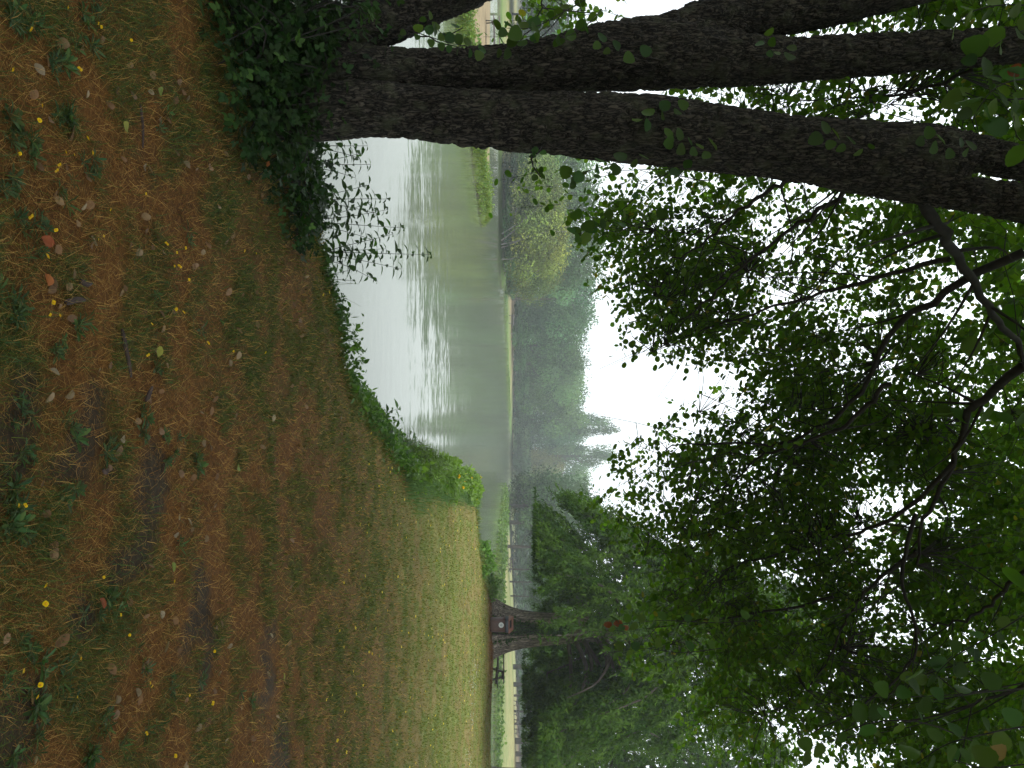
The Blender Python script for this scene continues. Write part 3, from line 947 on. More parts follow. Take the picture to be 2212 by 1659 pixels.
stem('stem', [(640, 60, 170), (740, 30, 130), (830, -15, 92), (900, -60, 58), (960, -110, 30), (1030, -165, -2), (1150, -250, -90), (1300, -340, -190)], (4.85, 4.9), 64, seed=6,
     label='leaning stem going out of the picture at left')

# branches: polylines in the view with depth, thickness at both ends (metres)
BR = [
    ([(1640, 345, 4.75), (1700, 388, 4.8), (1640, 425, 5.0), (1570, 475, 5.3), (1510, 532, 5.6), (1450, 560, 5.8)], .018, .006),
    ([(1780, 370, 4.8), (1835, 405, 4.9), (1760, 462, 5.2), (1680, 515, 5.5), (1600, 575, 5.8), (1540, 640, 6.1), (1470, 690, 6.3)], .020, .006),
    ([(1990, 420, 4.7), (2040, 500, 4.9), (2080, 575, 5.2), (2140, 680, 5.5), (2212, 760, 5.8), (2330, 860, 6.2)], .038, .02),
    ([(2212, 545, 5.2), (2090, 602, 5.4), (2020, 650, 5.6), (1950, 690, 5.8), (1900, 760, 6.0), (1850, 860, 6.3), (1760, 925, 6.5), (1690, 960, 6.7), (1560, 955, 6.9), (1480, 958, 7.0), (1440, 970, 7.1)], .030, .006),
    ([(2212, 790, 5.8), (2140, 850, 6.0), (2085, 895, 6.1), (2065, 985, 6.3), (2030, 1060, 6.4), (1990, 1140, 6.6), (1980, 1220, 6.7)], .036, .012),
    ([(1925, 830, 6.0), (1870, 880, 6.1), (1800, 930, 6.3), (1680, 975, 6.6), (1620, 1000, 6.9), (1560, 1080, 7.2), (1480, 1120, 7.4)], .020, .005),
    ([(1980, 1190, 6.7), (1920, 1230, 6.8), (1870, 1280, 6.9), (1830, 1330, 7.0), (1790, 1420, 7.1), (1740, 1490, 7.2)], .020, .006),
    ([(2400, 1080, 5.6), (2212, 1235, 5.8), (2130, 1310, 6.0), (2050, 1350, 6.2), (1960, 1340, 6.4)], .020, .006),
    ([(2060, 1000, 6.3), (1930, 1120, 6.6), (1840, 1150, 6.9), (1700, 1190, 7.2), (1560, 1230, 7.6), (1430, 1290, 8.0)], .020, .005),
    ([(1980, 1110, 6.5), (1950, 1250, 6.3), (1980, 1390, 6.1), (1900, 1500, 6.0), (1760, 1580, 6.0)], .018, .005),
    ([(1800, 1290, 6.9), (1640, 1330, 7.2), (1520, 1340, 7.6), (1400, 1360, 7.9)], .014, .004),
    ([(2400, 1350, 4.5), (2212, 1480, 4.6), (2080, 1530, 4.7), (1950, 1560, 4.8)], .014, .004),
    ([(2100, 150, 5.0), (2000, 190, 5.3), (1880, 215, 5.8), (1700, 215, 6.2)], .014, .004),
    ([(1290, 300, 4.75), (1155, 318, 4.7), (1150, 350, 4.5), (1170, 385, 4.45)], .010, .003),
    ([(2050, 560, 5.1), (1900, 600, 5.6), (1750, 640, 6.0), (1620, 680, 6.3), (1500, 720, 6.6), (1410, 760, 6.9)], .018, .004),
    ([(1430, 620, 5.9), (1375, 612, 5.9), (1340, 620, 5.9), (1310, 606, 5.9)], .006, .0015),
    ([(1375, 612, 5.9), (1350, 640, 5.9), (1335, 645, 5.9)], .003, .001),
    ([(1180, -20, 5.4), (1160, 40, 5.3), (1120, 90, 5.2), (1085, 105, 5.2)], .006, .002),
    ([(880, 60, 4.4), (935, 85, 4.4), (1000, 100, 4.4), (1040, 105, 4.4)], .005, .002),
]
bsamp = []
for pts, r0, r1 in BR:
    q = resample([P(*p) for p in pts], 14 if len(pts) < 5 else 26)
    q[1:-1] += rng.normal(size=q[1:-1].shape) * .012
    acc = Acc()
    V, F = tube(q, r1 + (r0 - r1) * np.linspace(1, 0, len(q)) ** 1.2 * 1.2, 7)
    acc.add(V, F)
    if r0 > .012:
        for kk in range(9):                                    # side forks
            j = int(rng.integers(4, len(q) - 2))
            fwd = unit(q[j + 1] - q[j - 1])
            dv = unit(fwd * .8 + rng.normal(size=3) * .55 + np.array([0, 0, -.15]))
            ll = rng.uniform(.35, .95)
            e = q[j] + dv * ll + np.array([0, 0, -.18 * ll])
            qs = resample([q[j], q[j] + dv * ll * .5 + rng.normal(size=3) * .03, e], 7)
            rj = r1 + (r0 - r1) * (1 - j / len(q))
            V, F = tube(qs, np.linspace(rj * .5, .0018, 7), 5)
            acc.add(V, F)
            bsamp.append(qs)
    acc.build('branch', M['twig'], alder, True)
    bsamp.append(q)
BS = np.concatenate(bsamp)

# leafy sprays: how much of each patch of the crown is covered, seen from the lawn
CGX = np.array([1200, 1300, 1400, 1500, 1600, 1700, 1800, 1900, 2000, 2100, 2200.])
CGY = np.array([50, 150, 250, 400, 500, 600, 700, 800, 900, 1000, 1100, 1200, 1300, 1400, 1500, 1610.])
COV = np.array([
    [.45, .35, .0, .0, .1, .3, .5, .6, .6, .75, .85],
    [.0, .0, .0, .2, .5, .45, .55, .70, .80, .9, .9],
    [.0, .0, .0, .3, .6, .45, .55, .70, .8, .8, .9],
    [.10, .35, .55, .45, .55, .40, .45, .60, .70, .70, .8],
    [.06, .38, .75, .60, .50, .50, .65, .70, .75, .75, .75],
    [.0, .12, .70, .72, .70, .65, .62, .80, .70, .68, .68],
    [.0, .0, .45, .75, .70, .55, .70, .85, .75, .72, .72],
    [.0, .0, .06, .06, .10, .62, .80, .72, .68, .75, .8],
    [.0, .0, .0, .22, .32, .62, .80, .78, .72, .8, .85],
    [.0, .0, .42, .65, .60, .60, .75, .78, .75, .78, .85],
    [.0, .18, .60, .75, .80, .80, .78, .78, .80, .85, .9],
    [.0, .0, .10, .62, .85, .85, .80, .80, .85, .9, .9],
    [.0, .0, .30, .78, .85, .80, .80, .82, .85, .85, .9],
    [.0, .08, .25, .40, .60, .70, .80, .80, .80, .85, .9],
    [.0, .0, .0, .22, .50, .55, .65, .70, .80, .85, .9],
    [.0, .0, .0, .20, .45, .25, .35, .60, .80, .85, .92]])


def cover(px, py):
    fx = np.clip(np.interp(px, CGX, np.arange(len(CGX))), 0, len(CGX) - 1.001)
    fy = np.clip(np.interp(py, CGY, np.arange(len(CGY))), 0, len(CGY) - 1.001)
    i, j = fy.astype(int), fx.astype(int)
    u, v = fy - i, fx - j
    return COV[i, j] * (1 - u) * (1 - v) + COV[i + 1, j] * u * (1 - v) + COV[i, j + 1] * (1 - u) * v + COV[i + 1, j + 1] * u * v


NC = 90000
cpx = 1150 + rng.random(NC) * (2290 - 1150)
cpy = -70 + rng.random(NC) * (1730 + 70)
cv = np.clip(cover(cpx, cpy), 0, .93)
clump = n2(cpx, cpy, 90, 81, 3)
cv = np.clip(cv * (2.6 * clump - .22), 0, .95)
tau = -np.log(1 - cv)
LEAFN = 11
dep = np.clip(5.4 + (cpy / 1659) * 1.8 + rng.random(NC) * 3.2, 5.2, 10)
dep = np.where(cpy < 330, 5.3 + rng.random(NC) * 2.5, dep)
leaf_px = .00098 * (FPX / dep) ** 2 * LEAFN * .62
area = (2290 - 1150) * 1800 / NC
keep = rng.random(NC) < tau * area / leaf_px * 0.88
spx, spy, sdp = cpx[keep], cpy[keep], dep[keep]
SP = np.stack([(spy - CY) / FPX * sdp, sdp, EYE + (spx - HOR) / FPX * sdp], -1)
# unseen crown overhead, to the left and behind, enlarged to shade the lawn
n_over = 5200
ov = np.stack([rng.uniform(-10, 9, n_over), rng.uniform(-9, 10.5, n_over), rng.uniform(5.4, 12, n_over)], -1)
vpx = HOR + (ov[:, 2] - EYE) / np.maximum(ov[:, 1], .1) * FPX
vpy = CY + ov[:, 0] / np.maximum(ov[:, 1], .1) * FPX
inview = (ov[:, 1] > .2) & (vpx < 2330) & (vpy > -120) & (vpy < 1780)
ov = ov[~inview]


def sprays(base, nleaf, leaf_len, spread=1.0):
    """returns twig polylines and leaf arrays for sprays starting at the base points"""
    S = len(base)
    # twigs grow away from the trunk, outward and drooping
    out = base - np.array([ALD[0], ALD[1], 4.0])
    out[:, 2] *= .2
    t = unit(unit(out) * .8 + rng.normal(size=(S, 3)) * .6 + np.array([0, 0, -.45]))
    L = (.30 + .22 * rng.random(S)) * spread
    u = np.linspace(.08, 1, nleaf)[None, :, None]
    droop = np.array([0, 0, -1.0]) * (u ** 2) * (L * .25)[:, None, None]
    pts = base[:, None] + t[:, None] * u * L[:, None, None] + droop
    side = unit(np.cross(t, np.array([0, 0, 1.0])) + rng.normal(size=(S, 3)) * .15)
    sg = np.where(np.arange(nleaf) % 2 == 0, 1, -1)[None, :, None]
    dr = t[:, None] * .55 + side[:, None] * sg * .85 + np.array([0, 0, -.35]) + rng.normal(size=(S, nleaf, 3)) * .38
    nrm = np.array([0, 0, 1.0]) + rng.normal(size=(S, nleaf, 3)) * .55
    pos = (pts + unit(dr) * .012).reshape(-1, 3)
    R = frames(dr.reshape(-1, 3), nrm.reshape(-1, 3))
    sc_ = leaf_len * (.55 + .7 * rng.random(S * nleaf))
    return t, L, pts, pos, R, sc_


def leaf_cols(n, base=(.056, .108, .016)):
    c = np.array(base) * (.6 + .8 * rng.random((n, 1)))
    c = c * (1 + (rng.random((n, 1)) - .5) * np.array([.5, .15, .3]))
    yel = rng.random(n) < .015
    c[yel] = np.array([.18, .16, .03]) * (.6 + .6 * rng.random((yel.sum(), 1)))
    return c


acc_l, acc_t = Acc(), Acc()
for base, nl, ll, sp in ((SP, LEAFN, .058, .85), (ov, 16, .17, 2.2)):
    t, L, pts, pos, R, sc_ = sprays(base, nl, ll, sp)
    nkeep = np.full(len(base), nl)
    if base is SP:
        lpx = HOR + (pos[:, 2] - EYE) / pos[:, 1] * FPX; lpy = CY + pos[:, 0] / pos[:, 1] * FPX
        kp = rng.random(len(pos)) < cover(lpx, lpy) * 9 - .35
        nkeep = kp.reshape(len(base), nl).sum(1)
        pos, R, sc_ = pos[kp], R[kp], sc_[kp]
    V, F, C = inst(ALD_V, ALD_F, pos, R, sc_, leaf_cols(len(pos)))
    acc_l.add(V, F, C)
    if base is SP:
        # twig: from the nearest branch to the spray and along it
        for k in range(len(base)):
            if nkeep[k] < 6: continue
            dv = BS - base[k]
            j = np.argmin((dv ** 2).sum(1))
            near = BS[j]
            line = [base[k], pts[k, 4], pts[k, -1]]
            rr = [.0030, .0022, .0012]
            if np.linalg.norm(near - base[k]) < .85:
                m = (near + base[k]) / 2 + rng.normal(size=3) * .05 + np.array([0, 0, .06])
                line = [near, m] + line
                rr = [.0050, .0042] + rr
            V, F = tube(np.array(line), rr, 3)
            acc_t.add(V, F)
fo = acc_l.build('foliage', M['alder_leaf'], alder)
tag(fo, None, None, None, 'stuff')
tw = acc_t.build('twigs', M['twig'], alder)
tag(tw, None, None, None, 'stuff')


# single leaves of the alder that show large: each a part
def leaf_detail(name, seed, ln=1.0, wd=.46, notch=.03, col=(.05, .10, .022), curl=.1):
    r = random.Random(seed)
    n = 11
    L, Rr, Mid = [], [], []
    for i in range(n):
        t = i / (n - 1)
        w_ = wd * (math.sin(math.pi * min(1, t ** .72 * .98 + .01)) ** .62) if 0 < t < 1 else 0.0
        w_ *= 1 + (.05 if i % 2 else -.03)
        z = -curl * math.sin(t * 2.2) * .6 * t
        L.append((-w_, t, z + w_ * .16 + r.uniform(-.02, .02))); Rr.append((w_, t, z + w_ * .16 + r.uniform(-.02, .02))); Mid.append((0, t if i < n - 1 else 1 - notch, z - .02))
    V = np.array(Mid + L + Rr) * ln
    F = []
    for i in range(n - 1):
        F.append((i, i + 1, n + i + 1, n + i)); F.append((i + 1, i, 2 * n + i, 2 * n + i + 1))
    me = make_mesh(name, V, [np.array(F)], M['alder_leaf_near'], np.tile(np.array(col), (len(V), 1)), True)
    return me


NEARLEAF = [leaf_detail('leaf_a', 1, col=(.035, .072, .014)), leaf_detail('leaf_b', 2, col=(.045, .085, .016)), leaf_detail('leaf_c', 3, col=(.032, .075, .022), curl=.3), leaf_detail('leaf_d', 4, wd=.42, col=(.055, .09, .016))]


def place_leaf(mesh, parent, pos, R, s, name='leaf'):
    o = bpy.data.objects.new(name, mesh)
    link(o)
    o.parent = parent
    m = Matrix([[R[0, 0] * s, R[0, 1] * s, R[0, 2] * s, pos[0] - parent.location[0]],
                [R[1, 0] * s, R[1, 1] * s, R[1, 2] * s, pos[1] - parent.location[1]],
                [R[2, 0] * s, R[2, 1] * s, R[2, 2] * s, pos[2] - parent.location[2]], [0, 0, 0, 1]])
    o.matrix_basis = m
    return o


# twigs that hang close to the camera or stand out against the light: (view polyline with depth), leaves, leaf length
TWIGS = [
    ([(2330, 40, 2.5), (2230, 60, 2.45), (2160, 90, 2.4), (2120, 130, 2.4)], 9, .075),
    ([(2330, 180, 2.5), (2220, 170, 2.4), (2150, 190, 2.35), (2110, 240, 2.35)], 9, .075),
    ([(2330, 240, 2.6), (2240, 215, 2.5), (2180, 215, 2.45), (2130, 215, 2.45), (2085, 200, 2.45)], 10, .07),
    ([(2340, 330, 2.3), (2250, 305, 2.3), (2200, 300, 2.3), (2190, 250, 2.3)], 7, .075),
    ([(2300, 20, 2.9), (2180, 10, 2.9), (2100, 25, 2.9), (2060, 60, 2.9)], 8, .075),
    ([(2340, 1560, 2.6), (2210, 1570, 2.55), (2110, 1590, 2.5), (2040, 1610, 2.5), (1980, 1650, 2.5)], 12, .078),
    ([(2340, 1480, 2.8), (2180, 1490, 2.75), (2090, 1500, 2.7), (2010, 1510, 2.7), (1950, 1470, 2.7)], 11, .075),
    ([(2340, 1660, 2.3), (2230, 1650, 2.3), (2130, 1660, 2.3), (2060, 1640, 2.3)], 9, .078),
    ([(2100, 1600, 3.1), (1990, 1560, 3.1), (1890, 1560, 3.15), (1800, 1590, 3.2), (1750, 1620, 3.2)], 12, .075),
    ([(2150, 1420, 3.4), (2050, 1440, 3.4), (1950, 1480, 3.45), (1880, 1540, 3.5), (1850, 1610, 3.5)], 12, .072),
    ([(2212, 1330, 3.4), (2130, 1380, 3.4), (2060, 1420, 3.4), (2010, 1470, 3.4)], 9, .07),
    ([(1520, 360, 4.5), (1440, 375, 4.45), (1380, 420, 4.45), (1330, 465, 4.45), (1270, 500, 4.45), (1245, 505, 4.45)], 15, .085),
    ([(1420, 345, 4.5), (1340, 350, 4.45), (1270, 370, 4.4), (1235, 385, 4.4)], 11, .085),
    ([(1170, 318, 4.6), (1155, 345, 4.5), (1165, 380, 4.45)], 10, .05),
    ([(1460, 470, 4.9), (1390, 480, 4.9), (1320, 500, 4.85), (1260, 455, 4.85)], 10, .08),
    ([(1280, -10, 4.6), (1210, 30, 4.5), (1150, 60, 4.4), (1085, 60, 4.4)], 13, .085),
    ([(1230, 10, 4.7), (1180, 70, 4.6), (1130, 100, 4.5), (1080, 100, 4.5)], 12, .085),
    ([(1300, 20, 4.8), (1260, 60, 4.6), (1210, 85, 4.5)], 8, .08),
    ([(870, 60, 4.3), (930, 80, 4.3), (980, 95, 4.3), (1040, 106, 4.3)], 15, .065),
    ([(1000, 60, 4.3), (960, 75, 4.3), (925, 40, 4.3)], 8, .065),
    ([(1430, 130, 4.5), (1340, 110, 4.45), (1300, 90, 4.4)], 6, .075),
    ([(1560, 330, 4.45), (1500, 320, 4.42), (1450, 300, 4.4)], 9, .08),
    ([(1500, 240, 4.5), (1440, 240, 4.45), (1390, 260, 4.42)], 7, .08),
    ([(1740, 100, 4.6), (1680, 120, 4.55), (1650, 80, 4.5)], 7, .075),
    ([(1900, 330, 4.4), (1830, 310, 4.38), (1780, 290, 4.36)], 8, .08),
    ([(2120, 330, 4.3), (2060, 320, 4.3), (2000, 300, 4.3)], 8, .08),
    ([(1640, 1340, 5.2), (1540, 1345, 5.2), (1440, 1340, 5.2), (1370, 1345, 5.2), (1330, 1350, 5.2)], 14, .075),
    ([(1560, 1400, 5.4), (1470, 1410, 5.4), (1390, 1400, 5.4), (1320, 1410, 5.4)], 13, .075),
]
for pl, nl, ll in TWIGS:
    q = resample([P(*p) for p in pl], 12)
    a = Acc()
    V, F = tube(q, np.linspace(.0035, .0014, 12), 5)
    a.add(V, F)
    twg = a.build('leafy_twig', M['twig'], alder, True)
    for k in range(nl):
        f = (k + 1) / nl * 10.9
        i = int(f)
        p = q[i] * (1 - (f - i)) + q[min(i + 1, 11)] * (f - i)
        tdir = unit(q[min(i + 1, 11)] - q[max(i - 1, 0)])
        sd = unit(np.cross(tdir, np.array([.2, .7, .6])))
        dr = unit(tdir * .5 + sd * (1 if k % 2 else -1) * .9 + np.array([0, 0, -.35]) + rng.normal(size=3) * .3)
        nn = np.array([0, -.75, .75]) + rng.normal(size=3) * .45
        R = frames(dr[None], nn[None])[0]
        o = place_leaf(NEARLEAF[rng.integers(4)], twg, p + dr * .012, R, ll * (.6 + .55 * rng.random()))
        o.matrix_parent_inverse = Matrix.Identity(4)
        # the twig's own origin is the world origin minus the tree's place
        mb = o.matrix_basis.copy(); mb.translation = Vector(p + dr * .012); o.matrix_basis = mb
# two rust coloured leaves hanging in the lower right sprays
RUST = leaf_detail('leaf_rust', 9, col=(.13, .035, .012), curl=.4)
BROWN = leaf_detail('leaf_brown', 10, col=(.14, .09, .03), curl=.3)
for (p, q_, d, s_, me) in [(1345, 1345, 5.2, .065, RUST), (1358, 1355, 5.2, .05, RUST), (2175, 1620, 2.4, .075, BROWN), (2207, 150, 2.4, .045, RUST), (1322, 1348, 5.2, .06, RUST)]:
    R = frames(np.array([[.2, -.1, -1.0]]), np.array([[.3, -1, .3]]))[0]
    o = place_leaf(me, alder, P(p, q_, d), R, s_)
    o['label'] = 'withered rust brown leaf'

# ------------------------------------------------------------------ brambles round the foot of the alder
def bramble(name, label, cx, cy, rx, ry, hgt, ncane, nleaf, nsingle, seed):
    z0 = float(H(np.array([cx]), np.array([cy]))[0])
    t = empty(name, (cx, cy, z0), label, 'bramble')
    acc = Acc()
    tips = []
    for k in range(ncane):
        a = rng.random() * 6.283
        b0 = np.array([cx + rx * .5 * rng.normal() * .6, cy + ry * .5 * rng.normal() * .6, 0])
        b0[2] = float(H(b0[:1], b0[1:2])[0])
        e = np.array([cx + rx * math.cos(a) * rng.uniform(.6, 1.05), cy + ry * math.sin(a) * rng.uniform(.6, 1.05), 0])
        e[2] = float(H(e[:1], e[1:2])[0]) + hgt * rng.uniform(.02, .5)
        m = (b0 + e) / 2 + np.array([0, 0, hgt * rng.uniform(.7, 1.5)])
        c = resample([b0, m, e], 9)
        V, F = tube(c, np.linspace(.006, .003, 9), 5)
        acc.add(V, F, (.05, .035, .03))
        tips.append(c)
    o = acc.build('canes', M['twig'], t, True); tag(o, None, None, None, 'stuff')
    T = np.concatenate(tips)
    pos = T[rng.integers(len(T), size=nleaf)] + rng.normal(size=(nleaf, 3)) * np.array([.13, .13, .09])
    # fill the mound
    m2 = nleaf // 2
    a = rng.random(m2) * 6.283; rr = np.sqrt(rng.random(m2))
    xx, yy = cx + rx * rr * np.cos(a), cy + ry * rr * np.sin(a)
    pos[:m2] = np.stack([xx, yy, H(xx, yy) + hgt * (1 - rr ** 2) ** .7 * (.55 + .6 * rng.random(m2)) + .03 + .08 * rng.random(m2)], -1)
    pos[:, 2] = np.maximum(pos[:, 2], H(pos[:, 0], pos[:, 1]) + .02)
    order = np.argsort(pos[:, 1])
    pos = pos[order]
    out = unit(pos - np.array([cx, cy, z0]))
    dr = out + rng.normal(size=(nleaf, 3)) * .6 + np.array([0, 0, -.15])
    nr_ = np.array([0, -.35, 1.0]) + rng.normal(size=(nleaf, 3)) * .4
    R0 = frames(dr, nr_)
    s = .040 * (.6 + .7 * rng.random(nleaf))
    ang = [0, 1.15, -1.15]
    tmV, tmF = [], []
    for i, an in enumerate(ang):
        cs, sn = math.cos(an), math.sin(an)
        v = OVA_V * (1.0 if i == 0 else .82) * np.array([1.25, 1, 1])
        v = np.stack([v[:, 0] * cs + v[:, 1] * sn, v[:, 1] * cs - v[:, 0] * sn, v[:, 2]], -1)
        v = v + (np.array([0, .28, 0]) if i == 0 else np.array([.06 * np.sign(an), .1, 0]))
        tmF.append(OVA_F + i * len(OVA_V)); tmV.append(v)
    tmV, tmF = np.concatenate(tmV), np.concatenate(tmF)
    col = np.array([.018, .042, .010]) * (.55 + .9 * rng.random((nleaf, 1))) * (1 + (rng.random((nleaf, 1)) - .5) * np.array([.6, .1, .4]))
    single = np.zeros(nleaf, bool)
    front = np.where((pos[:, 0] > -.56 * pos[:, 1]))[0][:nsingle * 2]
    single[rng.permutation(front)[:nsingle]] = True
    acc = Acc()
    V, F, C = inst(tmV, tmF, pos[~single], R0[~single], s[~single], col[~single]); acc.add(V, F, C)
    o = acc.build('foliage', M['herb'], t); tag(o, None, None, None, 'stuff')
    me = [make_mesh('bramble_leaf', tmV, [tmF], M['herb_obj'], np.tile(np.array(c_), (len(tmV), 1))) for c_ in ((.030, .070, .016), (.05, .10, .022), (.022, .052, .016))]
    for i in np.where(single)[0]:
        place_leaf(me[rng.integers(3)], t, pos[i], R0[i], s[i] * 1.1)
    return t


bramble('bramble_bush', 'dark bramble mound at the foot of the leaning left stem', -2.55, 4.45, .85, .65, .46, 34, 2600, 130, 1)
bramble('bramble_bush', 'low bramble creeping onto the lawn below the alder', -2.00, 4.15, .75, .42, .20, 22, 1400, 100, 2)
bramble('bramble_bush', 'bramble thicket right in front of the alder foot', -1.80, 4.55, .55, .30, .28, 22, 1300, 60, 3)
bramble('bramble_bush', 'bramble tangle right of the alder foot along the bank', -1.45, 5.35, .45, .4, .10, 14, 800, 60, 4)
bramble('bramble_bush', 'bramble at the far left picture edge below the leaning stem', -3.4, 4.7, .7, .7, .5, 18, 800, 40, 5)


# ------------------------------------------------------------------ tall leafy herbs on the bank
def herb(name, label, x, y, stems, leaf_len, col, cat='plant', group=None, seed=0):
    """stems: (tip dx, tip dy, height) from the foot; drooping opposite leaves, each a part"""
    z0 = float(H(np.array([x]), np.array([y]))[0])
    t = empty(name, (x, y, z0), label, cat, group)
    me = []
    for c_ in (col, tuple(v * 1.35 for v in col), tuple(v * .7 for v in col)):
        me.append(make_mesh('herb_leaf', LAN_V * np.array([1.7, 1, 1.2]), [LAN_F], M['herb_obj'], np.tile(np.array(c_), (len(LAN_V), 1))))
    for (dx, dy, h) in stems:
        q = resample([(x + .02 * rng.normal(), y + .02 * rng.normal(), z0 - .03), (x + dx * .4, y + dy * .4, z0 + h * .5), (x + dx, y + dy, z0 + h)], 12)
        a = Acc(); V, F = tube(q, np.linspace(.004, .0016, 12), 5); a.add(V, F)
        st = a.build('stem', M['twig'], t, True)
        nn = int(h / .062)
        for k in range(max(3, nn)):
            f = (.22 + .78 * (k + 1) / max(3, nn)) * 10.9
            i = int(f); p = q[i] * (1 - (f - i)) + q[i + 1] * (f - i)
            az = k * 1.571 + rng.normal() * .3
            for sg in (0, math.pi):
                d = np.array([math.cos(az + sg), math.sin(az + sg), .15 - .5 * rng.random()])
                nrm = np.array([0, 0, 1.0]) + rng.normal(size=3) * .3
                R = frames(d[None], nrm[None])[0]
                place_leaf(me[rng.integers(3)], t, p, R, leaf_len * (.55 + .6 * rng.random()) * (1 - .35 * k / max(3, nn)))
    return t


HC = (.045, .095, .022)
HERBS = [('tall upright leafy shoot standing highest against the water', 545, 700, 6.5, [(.02, 0, 1.12), (.14, .05, .85), (-.16, 0, .78), (.24, .1, .62), (-.05, .1, .7)], .11),
         ('leafy shoot left of the tallest one on the bank', 480, 690, 6.3, [(.05, 0, .9), (-.12, .05, .75), (.16, 0, .66), (-.2, .1, .6)], .105),
         ('leafy shoot midway between alder and tallest shoot', 430, 680, 6.2, [(0, 0, .78), (.12, 0, .66), (-.12, 0, .6)], .105),
         ('leafy herb close beside the alder trunk on the bank', 355, 670, 6.0, [(0, 0, .58), (.1, .04, .45), (-.09, 0, .5)], .085),
         ('low leafy herb touching the alder trunk', 315, 660, 5.8, [(0, 0, .5), (.08, .04, .42)], .08),
         ('leafy herb right of the tallest shoot', 600, 705, 6.7, [(.03, 0, .42), (-.08, .04, .38)], .09),
         ('small leafy shoot alone right of the fine grasses', 752, 740, 7.3, [(0, 0, .48), (.05, .03, .34), (-.05, 0, .3)], .09),
         ('small herb where the bank bends', 700, 725, 7.0, [(0, 0, .28), (.05, 0, .22)], .07),
         ('drooping leafy plant overhanging the bank before the reeds', 900, 800, 8.9, [(-.1, .1, .4), (.05, .1, .42), (.2, 0, .36)], .13),
         ('drooping leafy plant at the bank corner beside the reeds', 950, 830, 9.7, [(-.1, .1, .45), (.05, .1, .5), (.15, .1, .4)], .13)]
for (lb, py, px, d, st, ll) in HERBS:
    herb('bank_herb', lb, (py - CY) / FPX * d, d, st, ll * 1.25, HC)


# leafy filler on the bank: small undergrowth, not countable
def undergrowth(name, label, pts, n, spread, hgt, size, cols, tmpl=(OVA_V, OVA_F)):
    pts = np.array(pts, float)
    i = rng.integers(len(pts) - 1, size=n); t = rng.random((n, 1))
    p = pts[i] * (1 - t) + pts[i + 1] * t + rng.normal(size=(n, 2)) * spread
    z = H(p[:, 0], p[:, 1])
    z = np.maximum(z, WATER_Z - .05)
    hh = hgt * (.3 + 1.2 * n2(p[:, 0], p[:, 1], max(.3, spread * 1.5), 91))
    pos = np.stack([p[:, 0], p[:, 1], z + hh * rng.random(n)], -1)
    R = frames(rnd_dirs(n) + np.array([0, 0, -.2]), np.array([0, -.2, 1]) + rng.normal(size=(n, 3)) * .6)
    col = mixc(np.array(cols[0]), np.array(cols[1]), rng.random(n)) * (.65 + .7 * rng.random((n, 1)))
    V, F, C = inst(tmpl[0], tmpl[1], pos, R, size * (.6 + .8 * rng.random(n)), col)
    a = Acc(); a.add(V, F, C)
    o = a.build(name, M['herb'])
    return tag(o, label, 'undergrowth', None, 'stuff')


undergrowth('bank_undergrowth', 'small dark leaved undergrowth along the near bank edge', [(-2.2, 6.05), (-1.3, 6.4), (-.85, 6.8), (-.6, 7.0)], 2600, .13, .13, .045, [(.03, .07, .018), (.06, .11, .03)])
undergrowth('bank_undergrowth', 'bright low undergrowth along the bank towards the reeds', [(-.5, 7.1), (-.2, 7.5), (.2, 8.5), (.6, 9.6), (.95, 10.4)], 4600, .18, .27, .06, [(.045, .10, .02), (.09, .16, .03)])


# fine grass stalks against the water
a = Acc()
for (py, d, h) in [(610, 6.8, .5), (618, 6.8, .42), (628, 6.9, .55), (640, 7.0, .38), (655, 7.0, .3), (668, 7.1, .48), (676, 7.1, .42), (700, 7.2, .3), (790, 7.7, .4), (800, 7.8, .46), (812, 7.9, .4), (822, 8.0, .36), (880, 8.9, .4), (888, 8.9, .5)]:
    x = (py - CY) / FPX * d
    z = float(H(np.array([x]), np.array([d]))[0])
    l = rng.normal() * .12
    V, F = tube(resample([(x, d, z), (x + l * .3, d, z + h * .6), (x + l, d, z + h)], 6), np.linspace(.002, .0012, 6), 3)
    a.add(V, F, (.09, .11, .05))
o = a.build('grass_stalks', M['blade']); tag(o, 'thin bare grass stalks standing against the pale water', 'grass', None, 'stuff')


